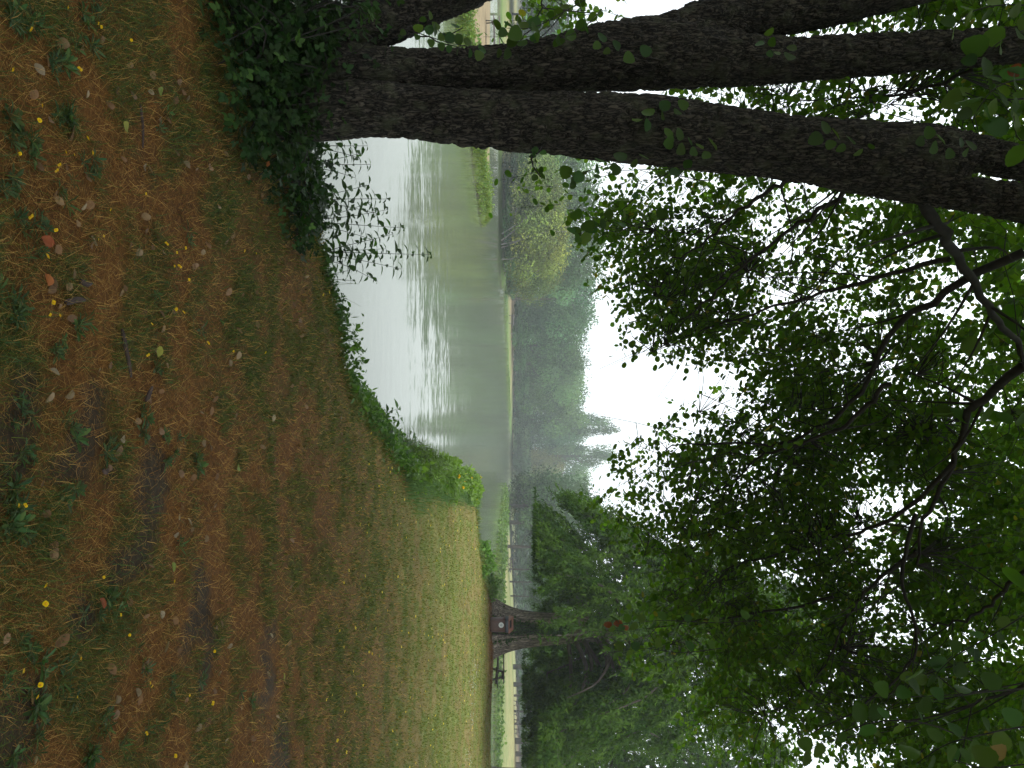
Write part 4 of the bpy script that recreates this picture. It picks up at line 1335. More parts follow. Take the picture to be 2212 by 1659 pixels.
# the bright bush with yellow flowers on the bank bend, and small bushes on the lawn edge
def bank_bush(label, cx, cy, rx, ry, hgt, n, size, cols, nflow, ang=0.0):
    z0 = float(H(np.array([cx]), np.array([cy]))[0])
    t = empty('bank_bush', (cx, cy, z0), label, 'bush')
    u = rnd_dirs(n); u[:, 2] = abs(u[:, 2])
    lump = .7 + .6 * vnoise(u * 3.0 + cx, 95)
    r = (rng.random(n) ** .3) * lump
    lx, ly = u[:, 0] * rx * r, u[:, 1] * ry * r
    pos = np.stack([cx + lx * math.cos(ang) - ly * math.sin(ang), cy + lx * math.sin(ang) + ly * math.cos(ang), z0 + u[:, 2] * hgt * r], -1)
    pos[:, 2] = np.maximum(pos[:, 2], H(pos[:, 0], pos[:, 1]) + .01)
    R = frames(u + rng.normal(size=(n, 3)) * .7, u + np.array([0, -.2, .8]) + rng.normal(size=(n, 3)) * .4)
    col = mixc(np.array(cols[0]), np.array(cols[1]), np.clip(lump - .5 + .3 * rng.random(n), 0, 1)) * (.7 + .6 * rng.random((n, 1)))
    V, F, C = inst(LAN_V * np.array([2.0, 1, 1]), LAN_F, pos, R, size * (.6 + .8 * rng.random(n)), col)
    a = Acc(); a.add(V, F, C)
    o = a.build('foliage', M['herb'], t); tag(o, None, None, None, 'stuff')
    a = Acc()
    for k in range(9):
        q = pos[rng.integers(n)]
        V, F = tube(resample([(cx + rng.normal() * rx * .2, cy + rng.normal() * ry * .2, z0 - .05), ((cx + q[0]) / 2, (cy + q[1]) / 2, z0 + (q[2] - z0) * .6), q], 6), np.linspace(.012, .004, 6), 5)
        a.add(V, F)
    o = a.build('stems', M['twig'], t)
    for k in range(nflow):
        i = rng.integers(n)
        p = pos[i] + np.array([0, -.05, .06])
        d = rnd_dirs(14); d[:, 2] = abs(d[:, 2])
        R = frames(d, rnd_dirs(14))
        V, F, C = inst(QUAD_V, QUAD_F, np.tile(p, (14, 1)), R, np.full(14, .05), np.tile(np.array([[.70, .48, .02]]), (14, 1)))
        a = Acc(); a.add(V, F, C); a.build('flower_head', M['petal'], t)
    return t


BB = [(.05, .11, .018), (.13, .21, .03)]
bank_bush('bright green yellow flowered bush on the bank bend', 1.98, 15.4, .42, 3.2, .36, 5200, .09, BB, 12, -.16)
bank_bush('nearest bright green tuft beside the reeds on the bend', 1.30, 11.4, .28, 1.1, .34, 1300, .09, BB, 3, -.2)
bank_bush('farther yellow flowered bush at the end of the bend', 2.85, 20.4, .45, 2.6, .34, 3000, .11, BB, 7, -.2)
bank_bush('round green bush on the far lawn edge over the channel', 6.1, 26.0, .8, .5, .60, 1600, .13, [(.05, .12, .02), (.10, .2, .03)], 0, .5)
bank_bush('small green bush beside the round one on the lawn edge', 5.0, 24.6, .45, .4, .38, 700, .12, [(.05, .12, .02), (.10, .2, .03)], 0)
bank_bush('low green bush on the lawn edge left of the bin tree', 8.0, 29.3, .8, .5, .5, 900, .13, [(.05, .11, .02), (.09, .17, .03)], 0, .9)
# dark reed tuft on the water side of the bend
undergrowth('reed_tuft', 'dark brownish green reed tuft hanging over the water at the bend', [(.95, 10.6), (1.1, 11.5), (1.3, 12.4)], 2600, .12, .42, .24, [(.06, .09, .03), (.10, .15, .045)], (NEED_V * np.array([.05, 1, 1]), NEED_F))
undergrowth('spit_herbs', 'leafy yellow flowered herbs along the left spit shore', [(-15.5, 22.6), (-12.9, 26.5), (-11.6, 33), (-10.2, 42)], 4000, .4, .40, .13, [(.06, .13, .02), (.15, .2, .03)], (LAN_V * np.array([2, 1, 1]), LAN_F))
undergrowth('right_bank_herbs', 'leafy green herbs along the right bank waterline', [(15.6, 106), (16.4, 98), (16.8, 82), (18, 73.5), (21.5, 68.5), (38, 67.5), (58, 66.5)], 7000, .7, .5, .30, [(.06, .12, .02), (.11, .17, .03)], (QUAD_V, QUAD_F))

# ------------------------------------------------------------------ the cypress with the bin
tx, ty = TREE2
tz = float(H(np.array([tx]), np.array([ty]))[0])
cyp = empty('cypress_tree', (tx, ty, tz), 'large dark green cypress with flared ivy clad trunk on the lawn', 'tree')
m, seg = 120, 96
zz_ = np.linspace(-.25, 9.0, m)
a_ = np.linspace(0, 2 * np.pi, seg, endpoint=False)
rz = .52 + .46 * np.exp(-np.clip(zz_ + .1, 0, 20) / .8) - .022 * np.clip(zz_, 0, 9)
rz = rz * 1.12
flute = (.10 * np.cos(5 * a_ + .6) + .05 * np.cos(9 * a_ + 1.9) + .03 * np.cos(17 * a_))[None] * (np.exp(-np.clip(zz_, 0, 9) / 2.2)[:, None] * 1.0 + .35)
tw_ = a_[None] + .05 * np.sin(zz_ * .8)[:, None]
rr_ = rz[:, None] * (1 + flute) + (vnoise(np.stack([np.cos(a_)[None] * 9 * np.ones((m, 1)), np.sin(a_)[None] * 9 * np.ones((m, 1)), zz_[:, None] * .8 * np.ones((1, seg))], -1), 5) - .5) * .10
off = -.02 * zz_ - .10 * np.exp(-zz_ / .8)
V = np.stack([tx + off[:, None] + rr_ * np.cos(tw_) * 1.05, ty + rr_ * np.sin(tw_) * .85, tz + zz_[:, None] * np.ones((1, seg))], -1)
i_ = np.arange(m - 1)[:, None] * seg; j_ = np.arange(seg)[None]
F = np.stack([i_ + j_, i_ + (j_ + 1) % seg, i_ + seg + (j_ + 1) % seg, i_ + seg + j_], -1).reshape(-1, 4)
a = Acc(); a.add(V.reshape(-1, 3), F); a.build('trunk', M['cyp_bark'], cyp, True)
TRV = V


def cypress_crown(tree, x0, y0, zb, top, R0, nb, seed, low, per=34, ndl=34, colr=((.020, .052, .007), (.068, .125, .014)), skip=None):
    r = np.random.default_rng(seed)
    accb, acc = Acc(), Acc()
    P0, D0, C0 = [], [], []
    for k in range(nb):
        f = (k + r.random()) / nb
        h = low + (top - low) * f ** 1.15
        L = R0 * (1 - .75 * max(0, (h - low) / (top - low)) ** 1.3) * r.uniform(.72, 1.08)
        az = k * 2.39996 + r.normal() * .25
        ca, sa = math.cos(az), math.sin(az)
        up = r.uniform(.0, .18) * L
        drop = L * r.uniform(.20, .42) + (.5 if h < low + 4 else 0)
        pts = resample([(x0, y0, zb + h), (x0 + ca * L * .4, y0 + sa * L * .4, zb + h + up), (x0 + ca * L * .8, y0 + sa * L * .8, zb + h + up * .4 - drop * .35), (x0 + ca * L, y0 + sa * L, zb + h - drop)], 12)
        pts[:, 2] = np.maximum(pts[:, 2], zb + 2.3)
        V, F = tube(pts, np.linspace(.055 + .008 * L, .012, 12), 5)
        accb.add(V, F)
        ns = int(per * L / R0 * 1.6)
        fr = r.uniform(.22, 1.0, ns) ** .75
        ix = fr * 10.9; ii2 = ix.astype(int); fu = (ix - ii2)[:, None]
        base = pts[ii2] * (1 - fu) + pts[np.minimum(ii2 + 1, 11)] * fu
        side = np.array([-sa, ca, 0])
        base = base + side * (r.normal(size=(ns, 1)) * L * .16 * (.3 + fr[:, None])) + r.normal(size=(ns, 3)) * .12
        sl_ = r.uniform(.45, 1.15, ns)
        tone = r.random(ns)
        # each spray arches out and down
        dirs = unit(np.array([ca, sa, 0]) * .6 + side * r.normal(size=(ns, 1)) * .7 + np.array([0, 0, -.75]) + r.normal(size=(ns, 3)) * .25)
        u = r.random((ns, ndl, 1))
        pos = base[:, None] + dirs[:, None] * u * sl_[:, None, None] + np.array([0, 0, -.25]) * (u ** 2) * sl_[:, None, None]
        pos = pos + r.normal(size=(ns, ndl, 3)) * .06
        dd = dirs[:, None] * .6 + r.normal(size=(ns, ndl, 3)) * .55 + np.array([0, 0, -.25])
        col = np.array(colr[0]) * (1 - tone[:, None, None]) + np.array(colr[1]) * tone[:, None, None]
        col = col * (.7 + .6 * r.random((ns, ndl, 1)))
        P0.append(pos.reshape(-1, 3)); D0.append(dd.reshape(-1, 3)); C0.append(col.reshape(-1, 3))
        V_ = None
    pos, dd, col = np.concatenate(P0), np.concatenate(D0), np.concatenate(C0)
    pos[:, 2] = np.maximum(pos[:, 2], zb + 1.75)
    if skip is not None:
        ok = ~skip(pos)
        pos, dd, col = pos[ok], dd[ok], col[ok]
    n = len(pos)
    R = frames(dd, np.array([0, -.4, .8]) + r.normal(size=(n, 3)) * .6)
    s = r.uniform(.11, .24, n)
    s3 = np.stack([s * .42, s, s], 1)
    V, F, C = inst(NEED_V, NEED_F, pos, R, s3, col)
    acc.add(V, F, C)
    accb.build('branches', M['far_bark'], tree, True)
    o = acc.build('crown', M['cypress'], tree)
    tag(o, None, None, None, 'stuff')


def clear_trunk(p):
    """the front of the trunk stays open below the first limbs"""
    return (abs(p[:, 0] - tx + .1) < 1.35 - .12 * (p[:, 2] - tz)) & (p[:, 1] < ty + .6) & (p[:, 2] < tz + 4.6 + .6 * np.sin(p[:, 0] * 5))


cypress_crown(cyp, tx, ty, tz, 13.5, 5.7, 92, 21, 2.9, 50, 40, skip=clear_trunk)
cyp2 = empty('cypress_tree', (19.5, 36.5, float(H(np.array([19.5]), np.array([36.5]))[0])), 'second cypress at the right picture edge, its boughs hanging low', 'tree')
q = np.array([[19.5, 36.5, -.2], [19.45, 36.5, 3], [19.5, 36.5, 9]]); V, F = tube(resample(q, 12), np.linspace(.6, .25, 12), 14)
a = Acc(); a.add(V, F); a.build('trunk', M['cyp_bark'], cyp2, True)
cypress_crown(cyp2, 19.5, 36.5, cyp2.location.z, 15.5, 6.9, 84, 22, 2.6, 48, 38)
cyp3 = empty('cypress_tree', (15.0, 52.0, -.2), 'bluish cypress standing behind and left of the bin tree', 'tree')
cyp3.location = (24.5, 72.0, float(H(np.array([24.5]), np.array([72.0]))[0]))
q = np.array([[24.5, 72, -.4], [24.5, 72, 4], [24.5, 72, 14]]); V, F = tube(resample(q, 12), np.linspace(.5, .2, 12), 10)
a = Acc(); a.add(V, F); a.build('trunk', M['cyp_bark'], cyp3, True)
cypress_crown(cyp3, 24.5, 72, cyp3.location.z, 21, 6.0, 60, 23, 4.5, 34, 30, ((.020, .045, .014), (.045, .085, .020)))

# ivy on the trunk
ivy = empty('ivy_plant', (tx - .3, ty - .8, tz), 'dark ivy climbing the front of the cypress trunk behind the bin', 'ivy')
n = 2600
zi = rng.random(n) ** 1.2 * 3.1
wd_ = np.where(zi < .9, .50, .32 - .03 * zi)
xi = tx - .27 + .06 * zi + rng.normal(size=n) * wd_ * .45
ci = np.clip((xi - (tx + np.interp(zi, zz_, off))) / (np.interp(zi, zz_, rz) * 1.05), -.97, .97)
yi = ty - np.interp(zi, zz_, rz) * .85 * np.sqrt(1 - ci ** 2) * (1.04 + .1 * rng.random(n))
pos = np.stack([xi, yi, tz + zi + .02], -1)
R = frames(np.array([0, -.3, -1.0]) + rng.normal(size=(n, 3)) * .6, np.array([0, -1.0, .5]) + rng.normal(size=(n, 3)) * .45)
col = mixc(np.array([.018, .045, .014]), np.array([.05, .10, .022]), rng.random(n) * (1 - .2 * zi)) * (.7 + .6 * rng.random((n, 1)))
V, F, C = inst(ALD_V, ALD_F, pos, R, .085 * (.6 + .7 * rng.random(n)), col)
a = Acc(); a.add(V, F, C); o = a.build('foliage', M['herb'], ivy); tag(o, None, None, None, 'stuff')
a = Acc()
for k in range(6):
    x_ = tx - .27 + rng.normal() * .16
    pts = [(x_ + rng.normal() * .04, ty - 1.12 + .16 * t, tz + t * 2.2) for t in np.linspace(0, 1, 6)]
    V, F = tube(resample(pts, 10), np.linspace(.016, .008, 10), 5); a.add(V, F)
a.build('stems', M['twig'], ivy, True)

# needle litter round the roots
n = 5000
x_ = tx + rng.normal(size=n) * 1.25 - .1; y_ = ty - .75 + rng.normal(size=n) * .55
a = Acc()
blades(a, x_, y_, .16 * (.5 + rng.random(n)), np.full(n, .025), np.radians(4 + 25 * rng.random(n)), mixc(np.array([.13, .055, .025]), np.array([.26, .14, .07]), rng.random(n)), False)
o = a.build('needle_litter', M['blade']); tag(o, 'rust brown needle litter round the cypress roots', 'litter', None, 'stuff')

# ------------------------------------------------------------------ litter bin in front of the cypress
M['bin_brown'] = plain('bin_brown', (.048, .024, .019), .5, .25, 5)
M['bin_dark'] = plain('bin_dark', (.028, .032, .042), .5, .2, 5)
M['bin_terra'] = plain('bin_terracotta', (.19, .088, .06), .5, .15, 5)
M['bin_shade'] = plain('bin_inner_shade', (.012, .010, .010), .8, .2, 5)
M['emblem_w'] = plain('emblem_white', (.42, .45, .43), .5, .08, 10)
M['emblem_d'] = plain('emblem_dark', (.10, .13, .15), .5, .1, 10)
bx_, by_ = (1349 - CY) / FPX * 28.6, 28.6
bz_ = float(H(np.array([bx_]), np.array([by_]))[0])
BT = EYE + (1109 - HOR) / FPX * by_ - bz_
bin_ = empty('litter_bin', (bx_, by_, bz_), 'brown litter bin with terracotta mouth and white round emblem at the tree', 'litter bin')


def lathe(prof, seg=32, cx=0, cy=0, cz=0, sq=1.0):
    prof = np.array(prof, float)
    a = np.linspace(0, 2 * np.pi, seg, endpoint=False)
    # slightly squared round section
    k = (np.abs(np.cos(a)) ** 4 + np.abs(np.sin(a)) ** 4) ** (-.25 * sq)
    V = np.stack([cx + prof[:, :1] * (np.cos(a) * k)[None], cy + prof[:, :1] * (np.sin(a) * k)[None], cz + prof[:, 1:] * np.ones((1, seg))], -1).reshape(-1, 3)
    n = len(prof)
    i = np.arange(n - 1)[:, None] * seg; j = np.arange(seg)[None]
    F = np.stack([i + j, i + (j + 1) % seg, i + seg + (j + 1) % seg, i + seg + j], -1).reshape(-1, 4)
    return V, F


hb = BT
rb = .275
a = Acc(); a.add(*lathe([(0, .02), (rb * .90, .02), (rb * .92, .05), (rb * .97, hb * .66), (rb * .90, hb * .66)], 40, bx_, by_, bz_, .8)); a.build('body', M['bin_brown'], bin_, True)
a = Acc(); a.add(*lathe([(rb * .90, hb * .655), (rb * 1.04, hb * .655), (rb * 1.05, hb * .70), (rb * 1.05, hb * .80), (rb * .92, hb * .80)], 40, bx_, by_, bz_, .8)); a.build('collar', M['bin_dark'], bin_)
# hood: a sloping terracotta frame round an opening that faces the lawn
a = Acc()
ow, od = rb * 1.02, rb * 1.0
zf, zk = hb * .80, hb * 1.0
fr_o = [(-ow, -od, zf), (ow, -od, zf), (ow * .92, od * .6, zk), (-ow * .92, od * .6, zk)]
fr_i = [(-ow * .74, -od * .84, zf + .035), (ow * .50, -od * .84, zf + .035), (ow * .48, od * .34, zk - .03), (-ow * .70, od * .34, zk - .03)]
V = np.array([(bx_ + x, by_ + y, bz_ + z) for x, y, z in fr_o + fr_i + [(x, y + .03, z - .04) for x, y, z in fr_i]])
F = [(i, (i + 1) % 4, 4 + (i + 1) % 4, 4 + i) for i in range(4)] + [(4 + i, 4 + (i + 1) % 4, 8 + (i + 1) % 4, 8 + i) for i in range(4)]
a.add(V, F)
back = np.array([(bx_ + x, by_ + y, bz_ + z) for x, y, z in [(-ow, -od, zf), (ow, -od, zf), (ow, od, zf), (-ow, od, zf), (ow * .92, od * .6, zk), (-ow * .92, od * .6, zk), (-ow * .9, od * .95, zk - .03), (ow * .9, od * .95, zk - .03)]])
a.add(back, [(5, 4, 7, 6), (3, 6, 7, 2)]); a.add(back, [(1, 2, 7), (1, 7, 4), (0, 5, 6), (0, 6, 3)])
hood = a.build('hood', M['bin_terra'], bin_)
a = Acc(); a.add(np.array([(bx_ + x * .98, by_ + y + .045, bz_ + z - .05) for x, y, z in fr_i]), [(0, 1, 2, 3)]); a.build('opening_shade', M['bin_shade'], hood)  # near-black sheet across the mouth, standing in for the shade inside the bin
# round emblem with its little figure mark
ez = bz_ + hb * .49; ex_ = bx_ - rb * .22; ey_ = by_ - rb * .985
th = np.linspace(0, 2 * np.pi, 28, endpoint=False)
er = .098
V = np.concatenate([np.stack([ex_ + er * np.cos(th), np.full(28, ey_), ez + er * np.sin(th)], -1), np.stack([ex_ + er * np.cos(th), np.full(28, ey_ + .03), ez + er * np.sin(th)], -1)])
F = [tuple(range(28))]
me = bpy.data.meshes.new('emblem')
me.from_pydata([tuple(v) for v in V], [], [tuple(range(28))[::-1]] + [(i, (i + 1) % 28, 28 + (i + 1) % 28, 28 + i) for i in range(28)])
me.materials.append(M['emblem_w'])
eo = link(bpy.data.objects.new('emblem', me)); eo.parent = bin_; eo.matrix_parent_inverse = Matrix.Translation(-bin_.location)
a = Acc()
yq = ey_ - .006
for (x0, z0, x1, z1, wd_) in [(-.05, .028, .05, .028, .012), (0, .055, 0, -.01, .014), (0, -.005, -.035, -.055, .012), (0, -.005, .035, -.055, .012), (-.05, -.02, -.03, .03, .008), (.05, -.02, .03, .03, .008)]:
    a.add(*beam((ex_ + x0, yq, ez + z0), (ex_ + x1, yq, ez + z1), wd_, .004, (0, 1, 0)))
a.build('emblem_mark', M['emblem_d'], eo)

# ------------------------------------------------------------------ picnic tables, bench, post
def picnic_table(label, x, y, rot, mat, scale=1.0, group='picnic tables round the pond'):
    z = float(H(np.array([x]), np.array([y]))[0])
    t = empty('picnic_table', (x, y, z), label, 'picnic table', group)
    L = .95
    def add(name, V, F):
        a = Acc(); a.add(V * scale, F)
        o = bpy.data.objects.new(name, a.mesh(name, mat)); link(o); o.parent = t
    for k in range(5): add('plank', *beam((-L, -.30 + .15 * k, .73), (L, -.30 + .15 * k, .73), .135, .045))
    for s in (-1, 1):
        for k in range(2): add('seat_plank', *beam((-L, s * (.58 + .14 * k), .44), (L, s * (.58 + .14 * k), .44), .125, .045))
        xx = s * L * .72
        add('leg', *beam((xx, -.62, 0), (xx, -.22, .70), .10, .05, (1, 0, 0)))
        add('leg', *beam((xx, .62, 0), (xx, .22, .70), .10, .05, (1, 0, 0)))
        add('seat_beam', *beam((xx + .052, -.74, .37), (xx + .052, .74, .37), .05, .10))
        add('top_beam', *beam((xx + .052, -.34, .66), (xx + .052, .34, .66), .05, .09))
    t.rotation_euler = (0, 0, rot)
    return t


picnic_table('dark picnic table half hidden behind the cypress trunk', 13.55, 36.2, .15, M['wood'])
picnic_table('grey picnic table on the left spit seen between the trunks', -18.8, 40.0, .35, M['far_wood'])
picnic_table('distant picnic table beside a dark park tree trunk', 24.6, 101.0, .6, M['far_wood'])
picnic_table('distant picnic table under the park trees on the right', 44.6, 102.0, .1, M['far_wood'])
picnic_table('distant picnic table next to the right one under the trees', 47.4, 102.5, .1, M['far_wood'])
# far bench
x_, y_ = (690 - CY) / FPX * 132, 132.0
z_ = float(H(np.array([x_]), np.array([y_]))[0])
bn = empty('park_bench', (x_, y_, z_), 'tiny bench on the green lawn across the pond', 'bench')
for nm, V, F in [('seat', *beam((-.9, 0, .45), (.9, 0, .45), .42, .06)), ('backrest', *beam((-.9, .25, .8), (.9, .25, .8), .05, .3)), ('leg', *beam((-.7, 0, 0), (-.7, 0, .42), .4, .08, (1, 0, 0))), ('leg', *beam((.7, 0, 0), (.7, 0, .42), .4, .08, (1, 0, 0)))]:
    a = Acc(); a.add(V, F); o = bpy.data.objects.new(nm, a.mesh(nm, M['far_wood'])); link(o); o.parent = bn
x_, y_ = (720 - CY) / FPX * 137, 137.0
z_ = float(H(np.array([x_]), np.array([y_]))[0])
a = Acc(); V, F = tube(np.array([[0, 0, -.2], [0, 0, .9], [0, 0, 1.05]]), [.05, .05, .0], 8); a.add(V, F); V, F = tube(np.array([[0, 0, .7], [0, 0, .82]]), [.065, .065], 8); a.add(V, F)
o = bpy.data.objects.new('marker_post', a.mesh('marker_post', M['pale_bark'])); link(o); o.location = (x_, y_, z_); tag(o, 'short pale post on the far lawn right of the bench', 'post')
# drifted log at the far shore
p0, p1 = P(1088, 572, 86), P(1091, 596, 90)
a = Acc(); V, F = tube(resample([p0, (p0 + p1) / 2 + np.array([0, 0, .12]), p1], 8), np.linspace(.12, .06, 8), 6); a.add(V, F)
o = a.build('driftwood', M['pale_bark']); tag(o, 'pale bent branch lying at the far waterline', 'driftwood')

# ------------------------------------------------------------------ flowers, weeds, fallen leaves, sticks
def ground_many(pts):
    """points of the near lawn seen at the given (px, py): arrays x, y, z, distance to the bank"""
    p = np.array(pts, float)
    d = EYE * FPX / (HOR - p[:, 0])
    for _ in range(5):
        x = (p[:, 1] - CY) / FPX * d
        z, a_, _b, _c = H(x, d, True)
        d = np.clip((EYE - z) * FPX / (HOR - p[:, 0]), .5, 45)
    return (p[:, 1] - CY) / FPX * d, d, z, a_


def ground_at(px, py):
    x, y, z, a_ = ground_many([(px, py)])
    return x[0], y[0]


def zone(x, y):
    py = CY + x / y * FPX
    far = 'nearest the camera' if y < 2.75 else 'on the near lawn' if y < 4.2 else 'on the middle lawn'
    side = 'below the alder' if py < 560 else 'between alder and bin tree' if py < 1120 else 'towards the right edge'
    return far + ' ' + side


def petal_head(name, r=.014):
    a = Acc()
    n = 16
    an = np.arange(n) * 2 * np.pi / n
    d = np.stack([np.cos(an), np.sin(an), .25 + .15 * np.sin(an * 3)], -1)
    R = frames(d, np.tile(np.array([0, 0, 1.0]), (n, 1)))
    tv = np.array([(-.16, .15, 0), (.16, .15, 0), (.2, .85, .03), (0, 1, .02), (-.2, .85, .03)]) * r
    tf = np.array([(0, 1, 2), (0, 2, 3), (0, 3, 4)])
    V, F, C = inst(tv, tf, np.zeros((n, 3)), R, np.ones(n), np.tile(np.array([[.80, .58, .01]]), (n, 1))); a.add(V, F, C)
    n = 9; an = np.arange(n) * 2 * np.pi / n + .2
    d = np.stack([np.cos(an), np.sin(an), .7 + 0 * an], -1); R = frames(d, np.tile(np.array([0, 0, 1.0]), (n, 1)))
    V, F, C = inst(tv * .6, tf, np.tile(np.array([[0, 0, .002]]), (n, 1)), R, np.ones(n), np.tile(np.array([[.72, .42, .01]]), (n, 1))); a.add(V, F, C)
    return a.mesh(name, M['petal'])


HEAD = petal_head('flower_head')
SOIL_KEEP = None
a = Acc(); V, F = tube(resample([(0, 0, 0), (.006, .004, .5), (0, 0, 1)], 5), [.0013, .0012, .0011, .001, .001], 4)
a.add(V * np.array([1, 1, 1]), F, (.06, .10, .025)); STEMM = a.mesh('flower_stem', M['herb'])
FL = [(412, 45), (605, 143), (640, 165), (180, 177), (787, 247), (258, 650), (212, 743), (577, 943), (350, 1015), (325, 1050), (65, 947), (445, 955), (368, 940), (532, 853), (503, 427), (60, 427), (920, 1195), (690, 1292), (160, 1335),
      (332, 1418), (650, 1457), (612, 1477), (245, 1582), (1058, 1505), (1165, 1530), (1123, 1558), (1110, 1643), (1527, 1548), (1620, 1563)]
FL = [(p * .35, q * .35) for p, q in FL]
FL += [(p * .35, 553 + q * .35) for p, q in [(290, 362), (332, 367), (330, 287), (1083, 328), (905, 610), (1108, 65), (1173, 145), (1485, 588), (1675, 595), (103, 1540), (1290, 537), (1165, 348), (945, 420)]]
FL += [(p * .35, 1078 + q * .35) for p, q in [(100, 40), (650, 483), (278, 532), (740, 715), (255, 648), (500, 985), (130, 1060), (228, 1148), (205, 1220), (480, 1222), (920, 1137), (930, 1155), (1335, 940), (1597, 1618), (910, 1447), (1318, 1260), (1170, 1212), (812, 840), (1108, 1587), (1067, 507)]]
GF = 'yellow flowers in the near lawn'
gx, gy, gz, ga = ground_many([(px - .065 * FPX / 2.9, py) for px, py in FL])
for x, y, z in zip(gx, gy, gz):
    hgt = .05 + .03 * random.random()
    t = empty('yellow_flower', (x, y, z), 'yellow hawkweed flower on a stem ' + zone(x, y), 'flower', 'stemmed yellow flowers ' + zone(x, y))
    s = bpy.data.objects.new('stem', STEMM); link(s); s.parent = t; s.scale = (1, 1, hgt)
    h = bpy.data.objects.new('flower_head', HEAD); link(h); h.parent = t; h.location = (0, 0, hgt)
    k = .45 + .4 * random.random(); h.scale = (k, k, k); h.rotation_euler = (.55 * random.random() + .15, .5 * (random.random() - .5), random.random() * 6)
# small yellow flowers farther out on the lawn, one object each
a = Acc()
for k in range(5):
    an = k * 1.2566
    V = np.array([(0, 0, 0), (math.cos(an) * .016, math.sin(an) * .016, .004), (math.cos(an + .5) * .022, math.sin(an + .5) * .022, .008), (math.cos(an + 1.0) * .016, math.sin(an + 1.0) * .016, .004)])
    a.add(V + np.array([0, 0, .05]), [(0, 1, 2, 3)], (.75, .55, .02))
V, F = tube(np.array([[0, 0, 0], [0, 0, .05]]), [.0015, .0012], 3); a.add(V, F, (.06, .10, .025))
FARFL = a.mesh('lawn_flower', M['petal'])
fd = rng.uniform(6, 26, 4000); fpy = rng.uniform(300, 1659, 4000)
fx = (fpy - CY) / FPX * fd
fz, fa, _, _ = H(fx, fd, True)
ok = (fa > .3) & (n2(fx, fd, 2.2, 97) > .42) & ((fpy > 900) | (fd < 9))
for x, y, z in list(zip(fx[ok], fd[ok], fz[ok]))[:230]:
    o = bpy.data.objects.new('lawn_flower', FARFL); link(o)
    o.location = (x, y, z); k = random.uniform(.45, .8) * (1 + .025 * y); o.scale = (k, k, k)
    o.rotation_euler = (random.uniform(-.2, .5), random.uniform(-.3, .3), random.random() * 6)
    zz2 = ('beyond the bank bend' if y > 14 else 'short of the bank bend') + (' on the left' if x / y < .2 else ' on the right')
    tag(o, 'tiny yellow flower dot in the lawn ' + zz2, 'flower', 'tiny yellow flowers ' + zz2)


# weed rosettes
def rosette(seed, kind):
    r = np.random.default_rng(seed)
    n = int(r.integers(11, 20))
    an = np.arange(n) * 2.4 + r.random() * 6
    el = r.uniform(.1, .7, n)
    d = np.stack([np.cos(an) * np.cos(el), np.sin(an) * np.cos(el), np.sin(el)], -1)
    R = frames(d, np.tile(np.array([0, 0, 1.0]), (n, 1)) + r.normal(size=(n, 3)) * .2)
    s = r.uniform(.035, .115, n)
    wide = {0: .75, 1: 1.2, 2: .55}[kind]
    tv = np.array([(0, 0, 0), (.05, .25, .0), (.13, .6, .02), (.08, .88, -.04), (0, 1, -.10), (-.08, .88, -.04), (-.13, .6, .02), (-.05, .25, 0), (0, .6, -.02)]) * np.array([wide, 1, 1])
    tf = np.array([(8, i, (i + 1) % 8) for i in range(8)])
    base = {0: (.045, .085, .036), 1: (.052, .098, .030), 2: (.06, .095, .028)}[kind]
    col = np.array(base) * r.uniform(.55, 1.5, (n, 1)) * (1 + (r.random((n, 1)) - .4) * np.array([.6, .1, .0]))
    V, F, C = inst(tv, tf, np.tile(np.array([[0, 0, .004]]), (n, 1)), R, s, col)
    a = Acc(); a.add(V, F, C)
    return a.mesh('weed_rosette', M['herb'])


ROS = [rosette(100 + k, k % 3) for k in range(9)]
WD = [(p * .35, 553 + q * .35) for p, q in [(90, 330), (40, 270), (110, 290), (510, 400), (330, 600), (1350, 400), (660, 1150), (750, 1190), (880, 1120), (1000, 1100), (1090, 1120), (1015, 1270), (430, 1060), (120, 950), (140, 1200), (50, 1420), (400, 1450), (1210, 1310), (860, 960), (950, 690), (1230, 460), (940, 280), (60, 1480), (100, 1560)]]
WD += [(p * .35, q * .35) for p, q in [(400, 700), (420, 660), (370, 400), (340, 380), (60, 780), (190, 110), (170, 200), (560, 40), (60, 100), (500, 230), (620, 20), (200, 1500), (230, 1340), (120, 1420), (60, 1100), (370, 1190), (560, 980), (970, 790), (840, 1550), (1150, 1430), (60, 860), (180, 870)]]
WD += [(p * .35, 1078 + q * .35) for p, q in [(50, 180), (90, 210), (640, 600), (720, 680), (830, 920), (120, 900), (240, 1000), (350, 1030), (200, 1300), (260, 1380), (180, 1500), (640, 1330), (950, 1400), (1250, 1080), (1050, 1180), (1100, 260), (540, 1580), (60, 1620), (20, 1100), (880, 1050), (1540, 1240), (560, 640), (400, 1180), (760, 1480)]]
WD = [(max(px + random.uniform(-22, 22) * (rep_ > 0), -25), py + random.uniform(-34, 34) * (rep_ > 0)) for px, py in WD for rep_ in range(4 if px < 230 else 2)]
gx, gy, gz, ga = ground_many(WD)
WLAB = ['narrow leaved dark weed rosette ', 'broad leaved green weed rosette ', 'slim grassy weed rosette ']
for x, y, z in zip(gx, gy, gz):
    vi = random.randrange(9)
    o = bpy.data.objects.new('weed_rosette', ROS[vi]); link(o)
    o.location = (x, y, z + .006)
    o.rotation_euler = (random.uniform(-.15, .15), random.uniform(-.15, .15), random.random() * 6.28)
    k = random.uniform(.28, .62); o.scale = (k, k, k * random.uniform(.8, 1.3))
    tag(o, WLAB[vi % 3] + zone(x, y), 'weed', ['dark narrow weeds ', 'broad green weeds ', 'slim grassy weeds '][vi % 3] + zone(x, y))


